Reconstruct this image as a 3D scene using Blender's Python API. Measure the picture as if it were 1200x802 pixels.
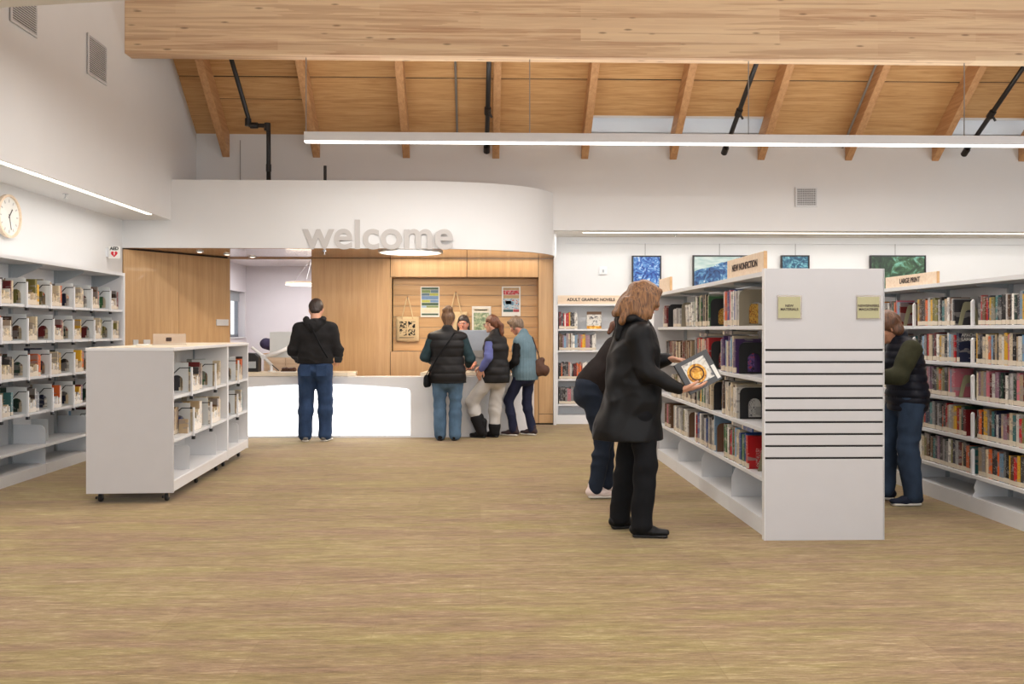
import bpy, bmesh, math, random
import numpy as np
from mathutils import Vector, Matrix
random.seed(7)
R = math.radians
for _o in list(bpy.data.objects): bpy.data.objects.remove(_o)
SC = bpy.context.scene
COL = SC.collection

# ------------------------------------------------------------------ camera
cam_data = bpy.data.cameras.new('camera')
cam = bpy.data.objects.new('camera', cam_data); COL.objects.link(cam)
cam.location = (0, 0, 1.41)
cam.rotation_euler = (R(90), 0, R(-1.6))
cam_data.sensor_fit = 'HORIZONTAL'; cam_data.sensor_width = 36
cam_data.lens = 1025 / 1200 * 36
cam_data.shift_x = 8.4 / 1200
cam_data.shift_y = -14 / 1200
cam_data.clip_end = 200
SC.camera = cam

# ------------------------------------------------------------------ world: soft overcast daylight
world = bpy.data.worlds.new('overcast'); SC.world = world; world.use_nodes = True
wn = world.node_tree.nodes; wl = world.node_tree.links
wn.clear()
w_out = wn.new('ShaderNodeOutputWorld'); w_bg = wn.new('ShaderNodeBackground')
w_tc = wn.new('ShaderNodeTexCoord'); w_sep = wn.new('ShaderNodeSeparateXYZ'); w_ramp = wn.new('ShaderNodeValToRGB')
w_ramp.color_ramp.elements[0].position = 0.0; w_ramp.color_ramp.elements[0].color = (0.86, 0.88, 0.90, 1)
w_ramp.color_ramp.elements[1].position = 0.5; w_ramp.color_ramp.elements[1].color = (0.86, 0.92, 1.0, 1)
wl.new(w_tc.outputs['Generated'], w_sep.inputs[0]); wl.new(w_sep.outputs['Z'], w_ramp.inputs[0])
wl.new(w_ramp.outputs[0], w_bg.inputs['Color']); w_bg.inputs['Strength'].default_value = 1.5
wl.new(w_bg.outputs[0], w_out.inputs['Surface'])

# ------------------------------------------------------------------ lamps of the room and added fill lights
def area(name, loc, rot, sx, sy, power, color=(1, 1, 1), spread=180):
    d = bpy.data.lights.new(name, 'AREA'); d.shape = 'RECTANGLE'; d.size = sx; d.size_y = sy
    d.energy = power; d.color = color; d.spread = R(spread)
    o = bpy.data.objects.new(name, d); COL.objects.link(o)
    o.location = loc; o.rotation_euler = rot
    return o
def spot(name, loc, power, color, size=80, blend=0.6, radius=0.04, rot=(0, 0, 0)):
    d = bpy.data.lights.new(name, 'SPOT'); d.energy = power; d.color = color
    d.spot_size = R(size); d.spot_blend = blend; d.shadow_soft_size = radius
    o = bpy.data.objects.new(name, d); COL.objects.link(o); o.location = loc; o.rotation_euler = rot
    return o
DAY = (0.90, 0.95, 1.0); WARM = (1.0, 0.84, 0.64); NEUT = (1.0, 0.965, 0.92)
# added daylight-toned fill from behind and right of the camera, no windows built
area('window_daylight_behind', (1.5, -4.6, 2.2), (R(90), 0, 0), 14, 3.4, 210, DAY)
area('window_daylight_right', (11.4, 4.0, 2.0), (R(90), 0, R(90)), 9, 2.8, 230, DAY)
# added overhead fill out of view, no fixtures hang there
area('pendant_row_front', (1.2, 4.6, 3.75), (0, 0, 0), 9, 0.5, 150, NEUT)
area('pendant_row_rear', (1.2, 0.5, 3.75), (0, 0, 0), 9, 0.5, 110, NEUT)
# light of the hanging pendant, down and up, plus added fill nearer the camera
area('pendant_downlight', (2.4, 10.1, 3.54), (0, 0, 0), 9, 0.08, 150, NEUT)
area('pendant_downlight_middle', (1.6, 7.6, 3.8), (0, 0, 0), 9, 0.3, 170, NEUT)  # added fill that lifts the middle of the room, no pendant here
area('pendant_uplight', (2.2, 10.55, 3.9), (R(180), 0, 0), 9, 0.12, 46, NEUT)
area('pendant_uplight_front', (1.6, 8.0, 3.9), (R(180), 0, 0), 9, 0.3, 60, NEUT)  # added upward fill for the roof, no fixture at this spot
# desk downlights, alcove strip, office light
area('round_downlight', (-0.95, 11.92, 2.44), (0, 0, 0), 0.7, 0.7, 26, WARM)
area('desk_niche_strip', (-0.2, 12.86, 2.44), (R(18), 0, 0), 2.2, 0.06, 5, WARM)
area('alcove_strip', (5.0, 12.75, 2.80), (R(12), 0, 0), 8.0, 0.05, 34, NEUT)
area('bulkhead_strip', (-4.10, 8.0, 2.80), (0, R(0), 0), 0.05, 6.0, 22, NEUT)
area('office_light', (-2.9, 14.6, 2.52), (0, 0, 0), 1.6, 1.6, 55, (1.0, 0.97, 0.98))
for _x, _y in ((-3.95, 11.95), (-3.70, 12.35), (-3.45, 12.75)):
    spot('wall_washer', (_x + 0.16, _y - 0.02, 2.43), 16, WARM, 75, 0.8, 0.03)
for _y in (6.6, 8.3, 9.6):
    spot('aisle_spot_left', (-3.05, _y, 3.9), 110, WARM, 42, 1.0, 0.1)
for _x, _y in ((3.3, 4.3), (3.3, 6.6)):
    spot('aisle_spot_right', (_x, _y, 3.9), 30, WARM, 75, 0.9, 0.1)

vs = SC.view_settings
SC.display_settings.display_device = 'sRGB'
vs.view_transform = 'Standard'; vs.look = 'None'; vs.exposure = 0.0; vs.gamma = 1.0; vs.use_curve_mapping = False

# ------------------------------------------------------------------ materials
def srgb(r, g, b):
    f = lambda v: (v / 255 / 12.92) if v / 255 <= 0.04045 else ((v / 255 + 0.055) / 1.055) ** 2.4
    return (f(r), f(g), f(b), 1)
class NT:
    def __init__(s, name):
        s.m = bpy.data.materials.new(name); s.m.use_nodes = True
        s.t = s.m.node_tree; s.b = s.t.nodes['Principled BSDF']
    def n(s, kind, **kw):
        x = s.t.nodes.new(kind)
        for k, v in kw.items():
            if k.startswith('i_'): x.inputs[k[2:].replace('_', ' ')].default_value = v
            else: setattr(x, k, v)
        return x
    def l(s, a, b): s.t.links.new(a, b)
    def ramp(s, fac, stops, interp='LINEAR'):
        r = s.n('ShaderNodeValToRGB'); r.color_ramp.interpolation = interp
        e = r.color_ramp.elements
        while len(e) < len(stops): e.new(0.5)
        for i, (p, c) in enumerate(stops): e[i].position = p; e[i].color = c
        s.l(fac, r.inputs[0]); return r.outputs[0]
    def coords(s, scale=(1, 1, 1), kind='Object', rot=(0, 0, 0)):
        tc = s.n('ShaderNodeTexCoord'); mp = s.n('ShaderNodeMapping')
        mp.inputs['Scale'].default_value = scale; mp.inputs['Rotation'].default_value = rot
        s.l(tc.outputs[kind], mp.inputs[0]); return mp.outputs[0]
    def noise(s, vec, scale=5, detail=3, rough=0.5, dist=0.0):
        x = s.n('ShaderNodeTexNoise'); x.inputs['Scale'].default_value = scale
        x.inputs['Detail'].default_value = detail; x.inputs['Roughness'].default_value = rough
        x.inputs['Distortion'].default_value = dist
        if vec is not None: s.l(vec, x.inputs['Vector'])
        return x
    def mix(s, fac, a, b, mode='MIX'):
        x = s.n('ShaderNodeMix', data_type='RGBA', blend_type=mode)
        for sock, v in ((x.inputs[0], fac), (x.inputs[6], a), (x.inputs[7], b)):
            if hasattr(v, 'links'): s.l(v, sock)
            else: sock.default_value = v
        return x.outputs[2]
    def math(s, op, a, b=0.0, c=0.0):
        x = s.n('ShaderNodeMath', operation=op)
        for sock, v in zip(x.inputs, (a, b, c)):
            if hasattr(v, 'links'): s.l(v, sock)
            else: sock.default_value = v
        return x.outputs[0]
    def bump(s, h, strength=0.2, dist=0.01):
        x = s.n('ShaderNodeBump'); x.inputs['Strength'].default_value = strength; x.inputs['Distance'].default_value = dist
        s.l(h, x.inputs['Height']); s.l(x.outputs[0], s.b.inputs['Normal'])
    def base(s, v, rough=0.5, metal=0.0, spec=None):
        if hasattr(v, 'links'): s.l(v, s.b.inputs['Base Color'])
        else: s.b.inputs['Base Color'].default_value = v
        s.b.inputs['Roughness'].default_value = rough; s.b.inputs['Metallic'].default_value = metal
        if spec is not None: s.b.inputs['Specular IOR Level'].default_value = spec
        return s.m
M = {}
def flat(name, col, rough=0.5, metal=0.0, var=0.06, scale=6.0, bump=0.0, spec=None):
    """plain surface with a faint procedural variation of tone"""
    t = NT(name); v = t.coords((1, 1, 1)); nz = t.noise(v, scale, 4)
    lo = tuple(max(0, c * (1 - var)) for c in col[:3]) + (1,); hi = tuple(min(1, c * (1 + var)) for c in col[:3]) + (1,)
    t.base(t.ramp(nz.outputs[0], [(0.3, lo), (0.7, hi)]), rough, metal, spec)
    if bump: t.bump(nz.outputs[0], bump, 0.005)
    M[name] = t.m; return t.m
def emit(name, col, strength):
    t = NT(name); t.base(col, 0.5)
    t.b.inputs['Emission Color'].default_value = col; t.b.inputs['Emission Strength'].default_value = strength
    M[name] = t.m; return t.m
def wood(name, c1, c2, c3, axis='X', scale=1.0, rough=0.4, coat=0.0, knots=False, bands=0.0):
    t = NT(name)
    k = {'X': (0.5, 9, 9), 'Z': (9, 9, 0.5), 'Y': (9, 0.5, 9)}[axis]
    v = t.coords(tuple(q * scale for q in k)); a = t.noise(v, 2.2, 6, 0.6, 1.2 if name == 'plywood' else 0.4)
    k2 = {'X': (1.5, 60, 60), 'Z': (60, 60, 1.5), 'Y': (60, 1.5, 60)}[axis]
    v2 = t.coords(tuple(q * scale for q in k2)); b = t.noise(v2, 2, 3, 0.6)
    f = t.math('ADD', t.math('MULTIPLY', a.outputs[0], 0.65), t.math('MULTIPLY', b.outputs[0], 0.35))
    col = t.ramp(f, [(0.33, c1), (0.5, c2), (0.66, c3)])
    if bands:                                   # lamella to lamella shifts of tone, boards running along X
        g = t.n('ShaderNodeTexBrick'); g.offset = 0.5; g.inputs['Scale'].default_value = 1.0
        g.inputs['Color1'].default_value = (0, 0, 0, 1); g.inputs['Color2'].default_value = (1, 1, 1, 1)
        g.inputs['Mortar Size'].default_value = 0.0; g.inputs['Brick Width'].default_value = 2.3; g.inputs['Row Height'].default_value = bands
        tc = t.n('ShaderNodeTexCoord'); mp = t.n('ShaderNodeMapping'); mp.inputs['Rotation'].default_value = (R(90), 0, 0)
        t.l(tc.outputs['Object'], mp.inputs[0]); t.l(mp.outputs[0], g.inputs['Vector'])
        col = t.mix(t.math('MULTIPLY', g.outputs['Color'], 0.75), col, c3)
    if knots:
        sv = t.coords((0.35, 16, 16)); sn = t.noise(sv, 1.7, 2, 0.5, 0.1)
        col = t.mix(t.math('MULTIPLY', t.math('GREATER_THAN', sn.outputs[0], 0.56), 0.6), col, srgb(232, 206, 168))
        dn = t.noise(t.coords((0.3, 12, 12)), 1.3, 2, 0.5); col = t.mix(t.math('MULTIPLY', t.math('LESS_THAN', dn.outputs[0], 0.44), 0.30), col, srgb(160, 112, 84))
        vv = t.coords({'X': (1.0, 4.5, 4.5), 'Y': (4.5, 1.0, 4.5), 'Z': (4.5, 4.5, 1.0)}[axis])
        vo = t.n('ShaderNodeTexVoronoi'); vo.inputs['Scale'].default_value = 2.3; t.l(vv, vo.inputs['Vector'])
        kf = t.ramp(vo.outputs['Distance'], [(0.06, (1, 1, 1, 1)), (0.14, (0, 0, 0, 1))])
        col = t.mix(t.math('MULTIPLY', kf, 0.75), col, tuple(c * 0.45 for c in c1[:3]) + (1,))
    t.base(col, rough); t.b.inputs['Coat Weight'].default_value = coat
    t.bump(b.outputs[0], 0.05, 0.002)
    M[name] = t.m; return t.m

flat('wall_paint', srgb(221, 221, 221), 0.75, var=0.012, scale=2)
flat('soffit_paint', srgb(222, 219, 214), 0.8, var=0.012)
flat('office_paint', srgb(224, 219, 222), 0.8, var=0.01)
flat('white_laminate', srgb(226, 226, 228), 0.32, var=0.01)
flat('white_metal', srgb(216, 217, 219), 0.42, var=0.015)
flat('end_panel_grey', srgb(196, 194, 196), 0.45, var=0.015)
flat('grey_metal', srgb(168, 174, 178), 0.45, 0.1, var=0.03)
flat('bookend_grey', srgb(208, 211, 211), 0.45, var=0.03)
flat('bookend_olive', srgb(150, 146, 116), 0.5, var=0.04)
flat('bookend_beige', srgb(142, 132, 112), 0.5, var=0.04)
flat('black_metal', srgb(26, 26, 28), 0.45, var=0.1)
flat('black_pipe', srgb(42, 40, 40), 0.4, 0.2, var=0.1)
flat('groove_black', srgb(38, 34, 32), 0.7)
flat('chrome', srgb(210, 212, 216), 0.15, 1.0, var=0.02)
flat('conduit', srgb(150, 148, 145), 0.4, 0.5)
flat('rubber', srgb(22, 22, 24), 0.6)
flat('lettering_grey', srgb(188, 184, 181), 0.6, var=0.01)
flat('lettering_dark', srgb(60, 44, 40), 0.6)
flat('lettering_black', srgb(20, 20, 20), 0.6)
flat('plaque_green', srgb(178, 174, 136), 0.5, var=0.03)
flat('paper_white', srgb(228, 226, 220), 0.7)
flat('cream_top', srgb(222, 208, 186), 0.4, var=0.03)
flat('red_paint', srgb(200, 24, 44), 0.5)
flat('frame_black', srgb(26, 22, 26), 0.4)
flat('canvas', srgb(214, 190, 150), 0.9, var=0.05, scale=60, bump=0.2)
flat('window_frame', srgb(150, 156, 166), 0.4, 0.2)
wood('maple_vertical', srgb(188, 148, 104), srgb(201, 162, 116), srgb(211, 174, 129), 'Z', 0.8, 0.38, 0.1)
wood('maple_horizontal', srgb(188, 146, 98), srgb(200, 160, 112), srgb(210, 172, 126), 'X', 0.8, 0.4)
wood('soffit_wood', srgb(150, 108, 68), srgb(164, 122, 80), srgb(176, 134, 92), 'X', 0.8, 0.12, 0.5)
wood('sign_wood', srgb(218, 192, 164), srgb(230, 208, 182), srgb(238, 220, 198), 'X', 1.5, 0.5)
wood('plywood', srgb(176, 130, 82), srgb(202, 158, 106), srgb(216, 176, 128), 'X', 1.1, 0.6)
wood('rafter_fir', srgb(172, 126, 84), srgb(192, 146, 102), srgb(206, 162, 118), 'Y', 1.2, 0.55)
wood('glulam', srgb(184, 145, 114), srgb(208, 174, 140), srgb(234, 210, 174), 'X', 0.7, 0.5, 0.0, True, 0.135)
emit('lamp_white', (1.0, 0.97, 0.93, 1), 4.0)
emit('lamp_warm', (1.0, 0.92, 0.78, 1), 3.0)
emit('backlit_panel', (0.97, 0.98, 1.0, 1), 2.4)
t = NT('glass'); t.base((1, 1, 1, 1), 0.0); t.b.inputs['Transmission Weight'].default_value = 1.0; t.b.inputs['IOR'].default_value = 1.1; M['glass'] = t.m
t = NT('acrylic'); t.base((0.95, 0.9, 0.84, 1), 0.12); t.b.inputs['Transmission Weight'].default_value = 0.75; t.b.inputs['IOR'].default_value = 1.15; M['acrylic'] = t.m
t = NT('clear_plate'); t.base((0.93, 0.96, 0.99, 1), 0.15); t.b.inputs['Transmission Weight'].default_value = 0.6; t.b.inputs['IOR'].default_value = 1.1; M['clear_plate'] = t.m

# carpet: olive and taupe streaks across, in 1 m wide planks
t = NT('carpet')
v = t.coords((1, 1, 1))
n1 = t.noise(t.coords((1.7, 12, 1)), 1.9, 9, 0.78, 0.25)
n2 = t.noise(t.coords((7, 75, 1)), 1.6, 5, 0.75)
n3 = t.noise(t.coords((0.45, 2.6, 1)), 1.5, 4, 0.6)
br = t.n('ShaderNodeTexBrick'); br.offset = 0.5
for k_, v_ in (('Scale', 1.0), ('Mortar Size', 0.0025), ('Brick Width', 1.0), ('Row Height', 0.5), ('Mortar Smooth', 0.3)): br.inputs[k_].default_value = v_
br.inputs['Color1'].default_value = (0.42, 0.42, 0.42, 1); br.inputs['Color2'].default_value = (0.58, 0.58, 0.58, 1); br.inputs['Mortar'].default_value = (0.35, 0.35, 0.35, 1)
t.l(v, br.inputs['Vector'])
f = t.math('ADD', t.math('MULTIPLY', n1.outputs[0], 0.52), t.math('MULTIPLY', n2.outputs[0], 0.48))
f = t.math('ADD', f, t.math('MULTIPLY', t.math('SUBTRACT', br.outputs['Color'], 0.5), 0.22))
f = t.math('ADD', f, t.math('MULTIPLY', t.math('SUBTRACT', n3.outputs[0], 0.5), 0.12))
streak = t.ramp(f, [(0.32, srgb(92, 72, 56)), (0.44, srgb(130, 105, 82)), (0.55, srgb(156, 130, 102)), (0.66, srgb(206, 186, 156))])
olive = t.ramp(f, [(0.32, srgb(94, 82, 48)), (0.44, srgb(130, 114, 70)), (0.55, srgb(152, 136, 92)), (0.66, srgb(200, 184, 138))])
hue = t.ramp(t.math('ADD', t.math('MULTIPLY', n3.outputs[0], 0.5), t.math('MULTIPLY', t.noise(t.coords((0.7, 5, 1)), 2.1, 4, 0.6).outputs[0], 0.5)), [(0.40, (0, 0, 0, 1)), (0.60, (1, 1, 1, 1))])
t.base(t.mix(hue, streak, olive), 0.9, spec=0.15); t.b.inputs['Sheen Weight'].default_value = 0.22; t.b.inputs['Sheen Roughness'].default_value = 0.3; t.b.inputs['Sheen Tint'].default_value = (1, 0.96, 0.88, 1)
t.bump(t.noise(t.coords((60, 260, 60)), 2, 3).outputs[0], 0.35, 0.004)
M['carpet'] = t.m

# book cover: tone from the object's own colour, spine print, call-number label
def book_mat(name, label_h, label_col, gloss=0.35):
    t = NT(name)
    oi = t.n('ShaderNodeObjectInfo'); tc = t.n('ShaderNodeTexCoord'); sp = t.n('ShaderNodeSeparateXYZ'); t.l(tc.outputs['Object'], sp.inputs[0])
    z = sp.outputs['Z']; x = sp.outputs['X']; rnd = oi.outputs['Random']
    off = t.n('ShaderNodeCombineXYZ'); t.l(t.math('MULTIPLY', rnd, 91.0), off.inputs[2]); t.l(t.math('MULTIPLY', rnd, 37.0), off.inputs[0])
    ad = t.n('ShaderNodeVectorMath', operation='ADD'); t.l(tc.outputs['Object'], ad.inputs[0]); t.l(off.outputs[0], ad.inputs[1])
    mp = t.n('ShaderNodeMapping'); mp.inputs['Scale'].default_value = (3, 2.0, 26); t.l(ad.outputs[0], mp.inputs[0])
    nz = t.noise(mp.outputs[0], 1.0, 2, 0.6)
    mp2 = t.n('ShaderNodeMapping'); mp2.inputs['Scale'].default_value = (0.5, 0.3, 3.0); t.l(ad.outputs[0], mp2.inputs[0])
    nb = t.noise(mp2.outputs[0], 1.2, 2, 0.5)
    col = t.mix(t.math('MULTIPLY', t.math('GREATER_THAN', nb.outputs[0], 0.56), 0.65), oi.outputs['Color'], (0.28, 0.26, 0.25, 1))
    # title letters: a stretch of the spine where fine marks take the contrasting tone
    inz = t.math('MULTIPLY', t.math('GREATER_THAN', z, 0.36), t.math('LESS_THAN', z, 0.90))
    mk = t.math('MULTIPLY', t.math('MULTIPLY', t.math('GREATER_THAN', nz.outputs[0], 0.62), 0.55), t.math('MULTIPLY', inz, t.math('LESS_THAN', x, 0.046)))
    bw = t.n('ShaderNodeRGBToBW'); t.l(oi.outputs['Color'], bw.inputs[0])
    ink = t.mix(t.math('GREATER_THAN', bw.outputs[0], 0.25), (0.62, 0.58, 0.50, 1), (0.05, 0.04, 0.05, 1))
    col = t.mix(mk, col, ink)
    lab = t.math('MULTIPLY', t.math('LESS_THAN', z, label_h), t.math('LESS_THAN', x, 0.045))
    lab = t.math('MULTIPLY', lab, t.math('GREATER_THAN', z, 0.02))
    col = t.mix(lab, col, label_col)
    t.base(col, gloss); t.b.inputs['Coat Weight'].default_value = 0.25; t.b.inputs['Coat Roughness'].default_value = 0.2
    M[name] = t.m; return t.m
book_mat('book_cover', 0.17, srgb(214, 202, 182))
book_mat('book_cover_tall_label', 0.42, srgb(226, 214, 196))
t = NT('book_pages'); nzp = t.noise(t.coords((2, 90, 2)), 1.5, 2)
t.base(t.ramp(nzp.outputs[0], [(0.35, srgb(190, 176, 150)), (0.65, srgb(224, 212, 190))]), 0.8); M['book_pages'] = t.m

# ------------------------------------------------------------------ mesh builder
class MB:
    def __init__(s): s.v = []; s.f = []; s.mi = []; s.c = 0
    def mat(s, i): s.c = i; return s
    def poly(s, pts, faces):
        b = len(s.v); s.v += [tuple(p) for p in pts]
        for f in faces: s.f.append(tuple(b + i for i in f)); s.mi.append(s.c)
        return s
    def box(s, x0, x1, y0, y1, z0, z1):
        if x0 > x1: x0, x1 = x1, x0
        if y0 > y1: y0, y1 = y1, y0
        if z0 > z1: z0, z1 = z1, z0
        p = [(x, y, z) for z in (z0, z1) for x, y in ((x0, y0), (x1, y0), (x1, y1), (x0, y1))]
        return s.poly(p, [(0, 3, 2, 1), (4, 5, 6, 7), (0, 1, 5, 4), (1, 2, 6, 5), (2, 3, 7, 6), (3, 0, 4, 7)])
    def prism(s, pts, lo, hi, axis='z'):
        """extrude a 2D outline (counter clockwise) along an axis"""
        n = len(pts)
        def mk(a, b, h): return {'z': (a, b, h), 'y': (a, h, b), 'x': (h, a, b)}[axis]
        p = [mk(a, b, lo) for a, b in pts] + [mk(a, b, hi) for a, b in pts]
        fl = axis == 'y'
        f = [tuple(range(n - 1, -1, -1)), tuple(range(n, 2 * n))] + [(i, (i + 1) % n, n + (i + 1) % n, n + i) for i in range(n)]
        if fl: f = [tuple(reversed(q)) for q in f]
        return s.poly(p, f)
    def ring(s, outer, inner, lo, hi, axis='z'):
        """flat plate with a hole; outer and inner have the same number of points"""
        n = len(outer)
        def mk(a, b, h): return {'z': (a, b, h), 'y': (a, h, b), 'x': (h, a, b)}[axis]
        p = [mk(a, b, h) for h in (lo, hi) for ring in (outer, inner) for a, b in ring]
        f = []
        for i in range(n):
            j = (i + 1) % n; O0, I0, O1, I1 = 0, n, 2 * n, 3 * n
            f += [(O0 + i, I0 + i, I0 + j, O0 + j), (O1 + i, O1 + j, I1 + j, I1 + i), (O0 + i, O0 + j, O1 + j, O1 + i), (I0 + i, I1 + i, I1 + j, I0 + j)]
        return s.poly(p, f)
    def tube(s, path, r, n=8, cap=True):
        path = [Vector(p) for p in path]; rs = r if isinstance(r, (list, tuple)) else [r] * len(path)
        rings = []; up = None
        for i, p in enumerate(path):
            d = (path[min(i + 1, len(path) - 1)] - path[max(i - 1, 0)]).normalized()
            a = Vector((0, 0, 1)) if abs(d.z) < 0.9 else Vector((1, 0, 0))
            u = d.cross(a).normalized() if up is None else (up - d * up.dot(d)).normalized()
            up = u; w = d.cross(u)
            rings.append([p + (u * math.cos(2 * math.pi * k / n) + w * math.sin(2 * math.pi * k / n)) * rs[i] for k in range(n)])
        b = [q for ring in rings for q in ring]; f = []
        for i in range(len(path) - 1):
            for k in range(n): f.append((i * n + k, i * n + (k + 1) % n, (i + 1) * n + (k + 1) % n, (i + 1) * n + k))
        if cap: f += [tuple(range(n - 1, -1, -1)), tuple((len(path) - 1) * n + k for k in range(n))]
        return s.poly(b, f)
    def lathe(s, prof, c, n=24, axis='z'):
        """surface of revolution; prof = [(radius, height)]"""
        pts = []; f = []
        for r, h in prof:
            for k in range(n):
                a = 2 * math.pi * k / n; u, v = r * math.cos(a), r * math.sin(a)
                q = {'z': (u, v, h), 'y': (u, h, v), 'x': (h, u, v)}[axis]
                pts.append((c[0] + q[0], c[1] + q[1], c[2] + q[2]))
        for i in range(len(prof) - 1):
            for k in range(n): f.append((i * n + k, i * n + (k + 1) % n, (i + 1) * n + (k + 1) % n, (i + 1) * n + k))
        f.append(tuple(range(n - 1, -1, -1))); f.append(tuple((len(prof) - 1) * n + k for k in range(n)))
        return s.poly(pts, f)
    def sheet(s, path, z0, z1, th):
        """upright curved board: plan path of (x,y), thickness to its left"""
        n = len(path); off = []
        for i in range(n):
            a = Vector(path[max(i - 1, 0)]); b = Vector(path[min(i + 1, n - 1)]); d = (b - a).normalized()
            off.append((path[i][0] - d.y * th, path[i][1] + d.x * th))
        poly = [tuple(p) for p in path] + off[::-1]
        pts = [(x, y, z) for z in (z0, z1) for x, y in poly]; m = 2 * n
        f = []
        for i in range(n - 1):
            f += [(i, i + 1, m + i + 1, m + i), (m - 1 - i - 1, m - 1 - i, 2 * m - 1 - i, 2 * m - 2 - i)]
            f += [(i + 1, i, m - 1 - i, m - 2 - i), (m + i, m + i + 1, 2 * m - 2 - i, 2 * m - 1 - i)]
        f += [(m - 1, 0, m, 2 * m - 1), (n - 1, n, m + n, m + n - 1)]
        return s.poly(pts, f)
    def mesh(s, name, mats, smooth=False):
        me = bpy.data.meshes.new(name); me.from_pydata(s.v, [], s.f)
        for m in (mats if isinstance(mats, (list, tuple)) else [mats]): me.materials.append(M[m] if isinstance(m, str) else m)
        me.polygons.foreach_set('material_index', s.mi)
        if smooth: me.polygons.foreach_set('use_smooth', [True] * len(me.polygons))
        me.update(); return me
    def build(s, name, mats, parent=None, loc=(0, 0, 0), rz=0, smooth=False, bevel=0.0, label=None):
        o = link(name, s.mesh(name, mats, smooth), parent, loc, rz)
        if bevel:
            b = o.modifiers.new('bevel', 'BEVEL'); b.width = bevel; b.segments = 2; b.limit_method = 'ANGLE'
        if label: o['label'] = label
        return o
def link(name, me, parent=None, loc=(0, 0, 0), rz=0):
    o = bpy.data.objects.new(name, me); COL.objects.link(o)
    o.location = loc; o.rotation_euler = (0, 0, rz); o.parent = parent; return o
def tag(o, label, cat, group=None, kind=None):
    o['label'] = label; o['category'] = cat
    if group: o['group'] = group
    if kind: o['kind'] = kind
    return o
def thing(name, label, cat, loc=(0, 0, 0), rz=0, group=None):
    return tag(link(name, None, None, loc, rz), label, cat, group)
def struct(name, mb, mats, **kw):
    o = mb.build(name, mats, **kw); o['kind'] = 'structure'; return o
def copy_tree(o, loc=None, rz=None, parent=None, label=None):
    c = o.copy(); COL.objects.link(c); c.parent = parent
    if loc is not None: c.location = loc
    if rz is not None: c.rotation_euler = (0, 0, rz)
    if label: c['label'] = label
    for ch in list(o.children): copy_tree(ch, None, None, c)
    return c
def text(name, body, size, loc, rot, mat, parent=None, extrude=0.001, align='CENTER', bold=0.0, label=None, sx=1.0):
    cu = bpy.data.curves.new(name, 'FONT'); cu.body = body; cu.size = size; cu.extrude = extrude
    cu.align_x = align; cu.align_y = 'CENTER'; cu.offset = bold
    tmp = bpy.data.objects.new(name, cu); COL.objects.link(tmp)
    dg = bpy.context.evaluated_depsgraph_get(); me = bpy.data.meshes.new_from_object(tmp.evaluated_get(dg))
    bpy.data.objects.remove(tmp); me.materials.clear(); me.materials.append(M[mat])
    o = bpy.data.objects.new(name, me); COL.objects.link(o); o.location = loc; o.rotation_euler = rot; o.parent = parent
    o.scale = (sx, 1, 1)
    if label: o['label'] = label
    return o
def catmull(pts, n=8):
    out = []; P = [Vector(p) for p in pts]
    for i in range(len(P) - 1):
        a, b, c, d = P[max(i - 1, 0)], P[i], P[i + 1], P[min(i + 2, len(P) - 1)]
        for k in range(n):
            t = k / n
            out.append(0.5 * ((2 * b) + (c - a) * t + (2 * a - 5 * b + 4 * c - d) * t * t + (3 * b - a - 3 * c + d) * t ** 3))
    out.append(P[-1]); return [tuple(q) for q in out]

# ================================================================== THE SETTING
struct('floor', MB().box(-9, 13, -6, 18, -0.1, 0), 'carpet')
struct('wall_left', MB().box(-4.85, -4.65, -6, 11.52, 0, 2.84), 'wall_paint')
struct('bulkhead_left', MB().box(-4.85, -4.02, -6, 12.6, 2.84, 9.6), 'wall_paint')
struct('wall_back_upper', MB().box(-4.02, 12.6, 12.5, 12.62, 2.84, 4.6), 'wall_paint')
struct('wall_back_alcove', MB().box(1.10, 12.6, 13.4, 13.6, 0, 2.9), 'wall_paint')
struct('ceiling_alcove', MB().box(1.06, 12.6, 12.62, 13.4, 2.84, 2.94), 'soffit_paint')
struct('wall_alcove_side', MB().box(1.085, 1.125, 12.94, 13.4, 0, 2.84), 'wall_paint')
struct('wall_right', MB().box(12.6, 12.8, 8.6, 13.6, 0, 9), 'wall_paint')
struct('wall_right_front', MB().box(12.6, 12.8, -6, -0.6, 0, 9), 'wall_paint')
# curved white fascia over the desk with its lettering
fpts = [(-4.65, 11.5), (-3.0, 11.5), (-1.4, 11.5), (-0.7, 11.52), (-0.15, 11.6), (0.28, 11.74), (0.62, 11.94), (0.88, 12.2), (1.04, 12.5), (1.09, 12.8), (1.09, 13.0)]
fpath = [(a[0], a[1]) for a in catmull([(x, y, 0) for x, y in fpts], 6)]
fascia = MB().sheet(fpath, 2.48, 3.37, 0.12); struct('fascia_curved', fascia, 'wall_paint')
struct('ceiling_desk_void', MB().prism([(x, y + 0.11) for x, y in fpath if y < 12.4] + [(-4.02, 12.49)][::-1], 3.22, 3.26), 'soffit_paint')
top = [(x, y + 0.02) for x, y in fpath] + [(-4.65, 13.02)]
struct('ceiling_desk', MB().prism(top, 2.475, 2.53), 'soffit_wood')
text('fascia_lettering', 'welcome', 0.535, (-1.33, 11.492, 2.64), (R(90), 0, 0), 'lettering_grey', bpy.data.objects['fascia_curved'], 0.006, bold=0.010, sx=1.0, label='grey lettering reading welcome')

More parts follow.
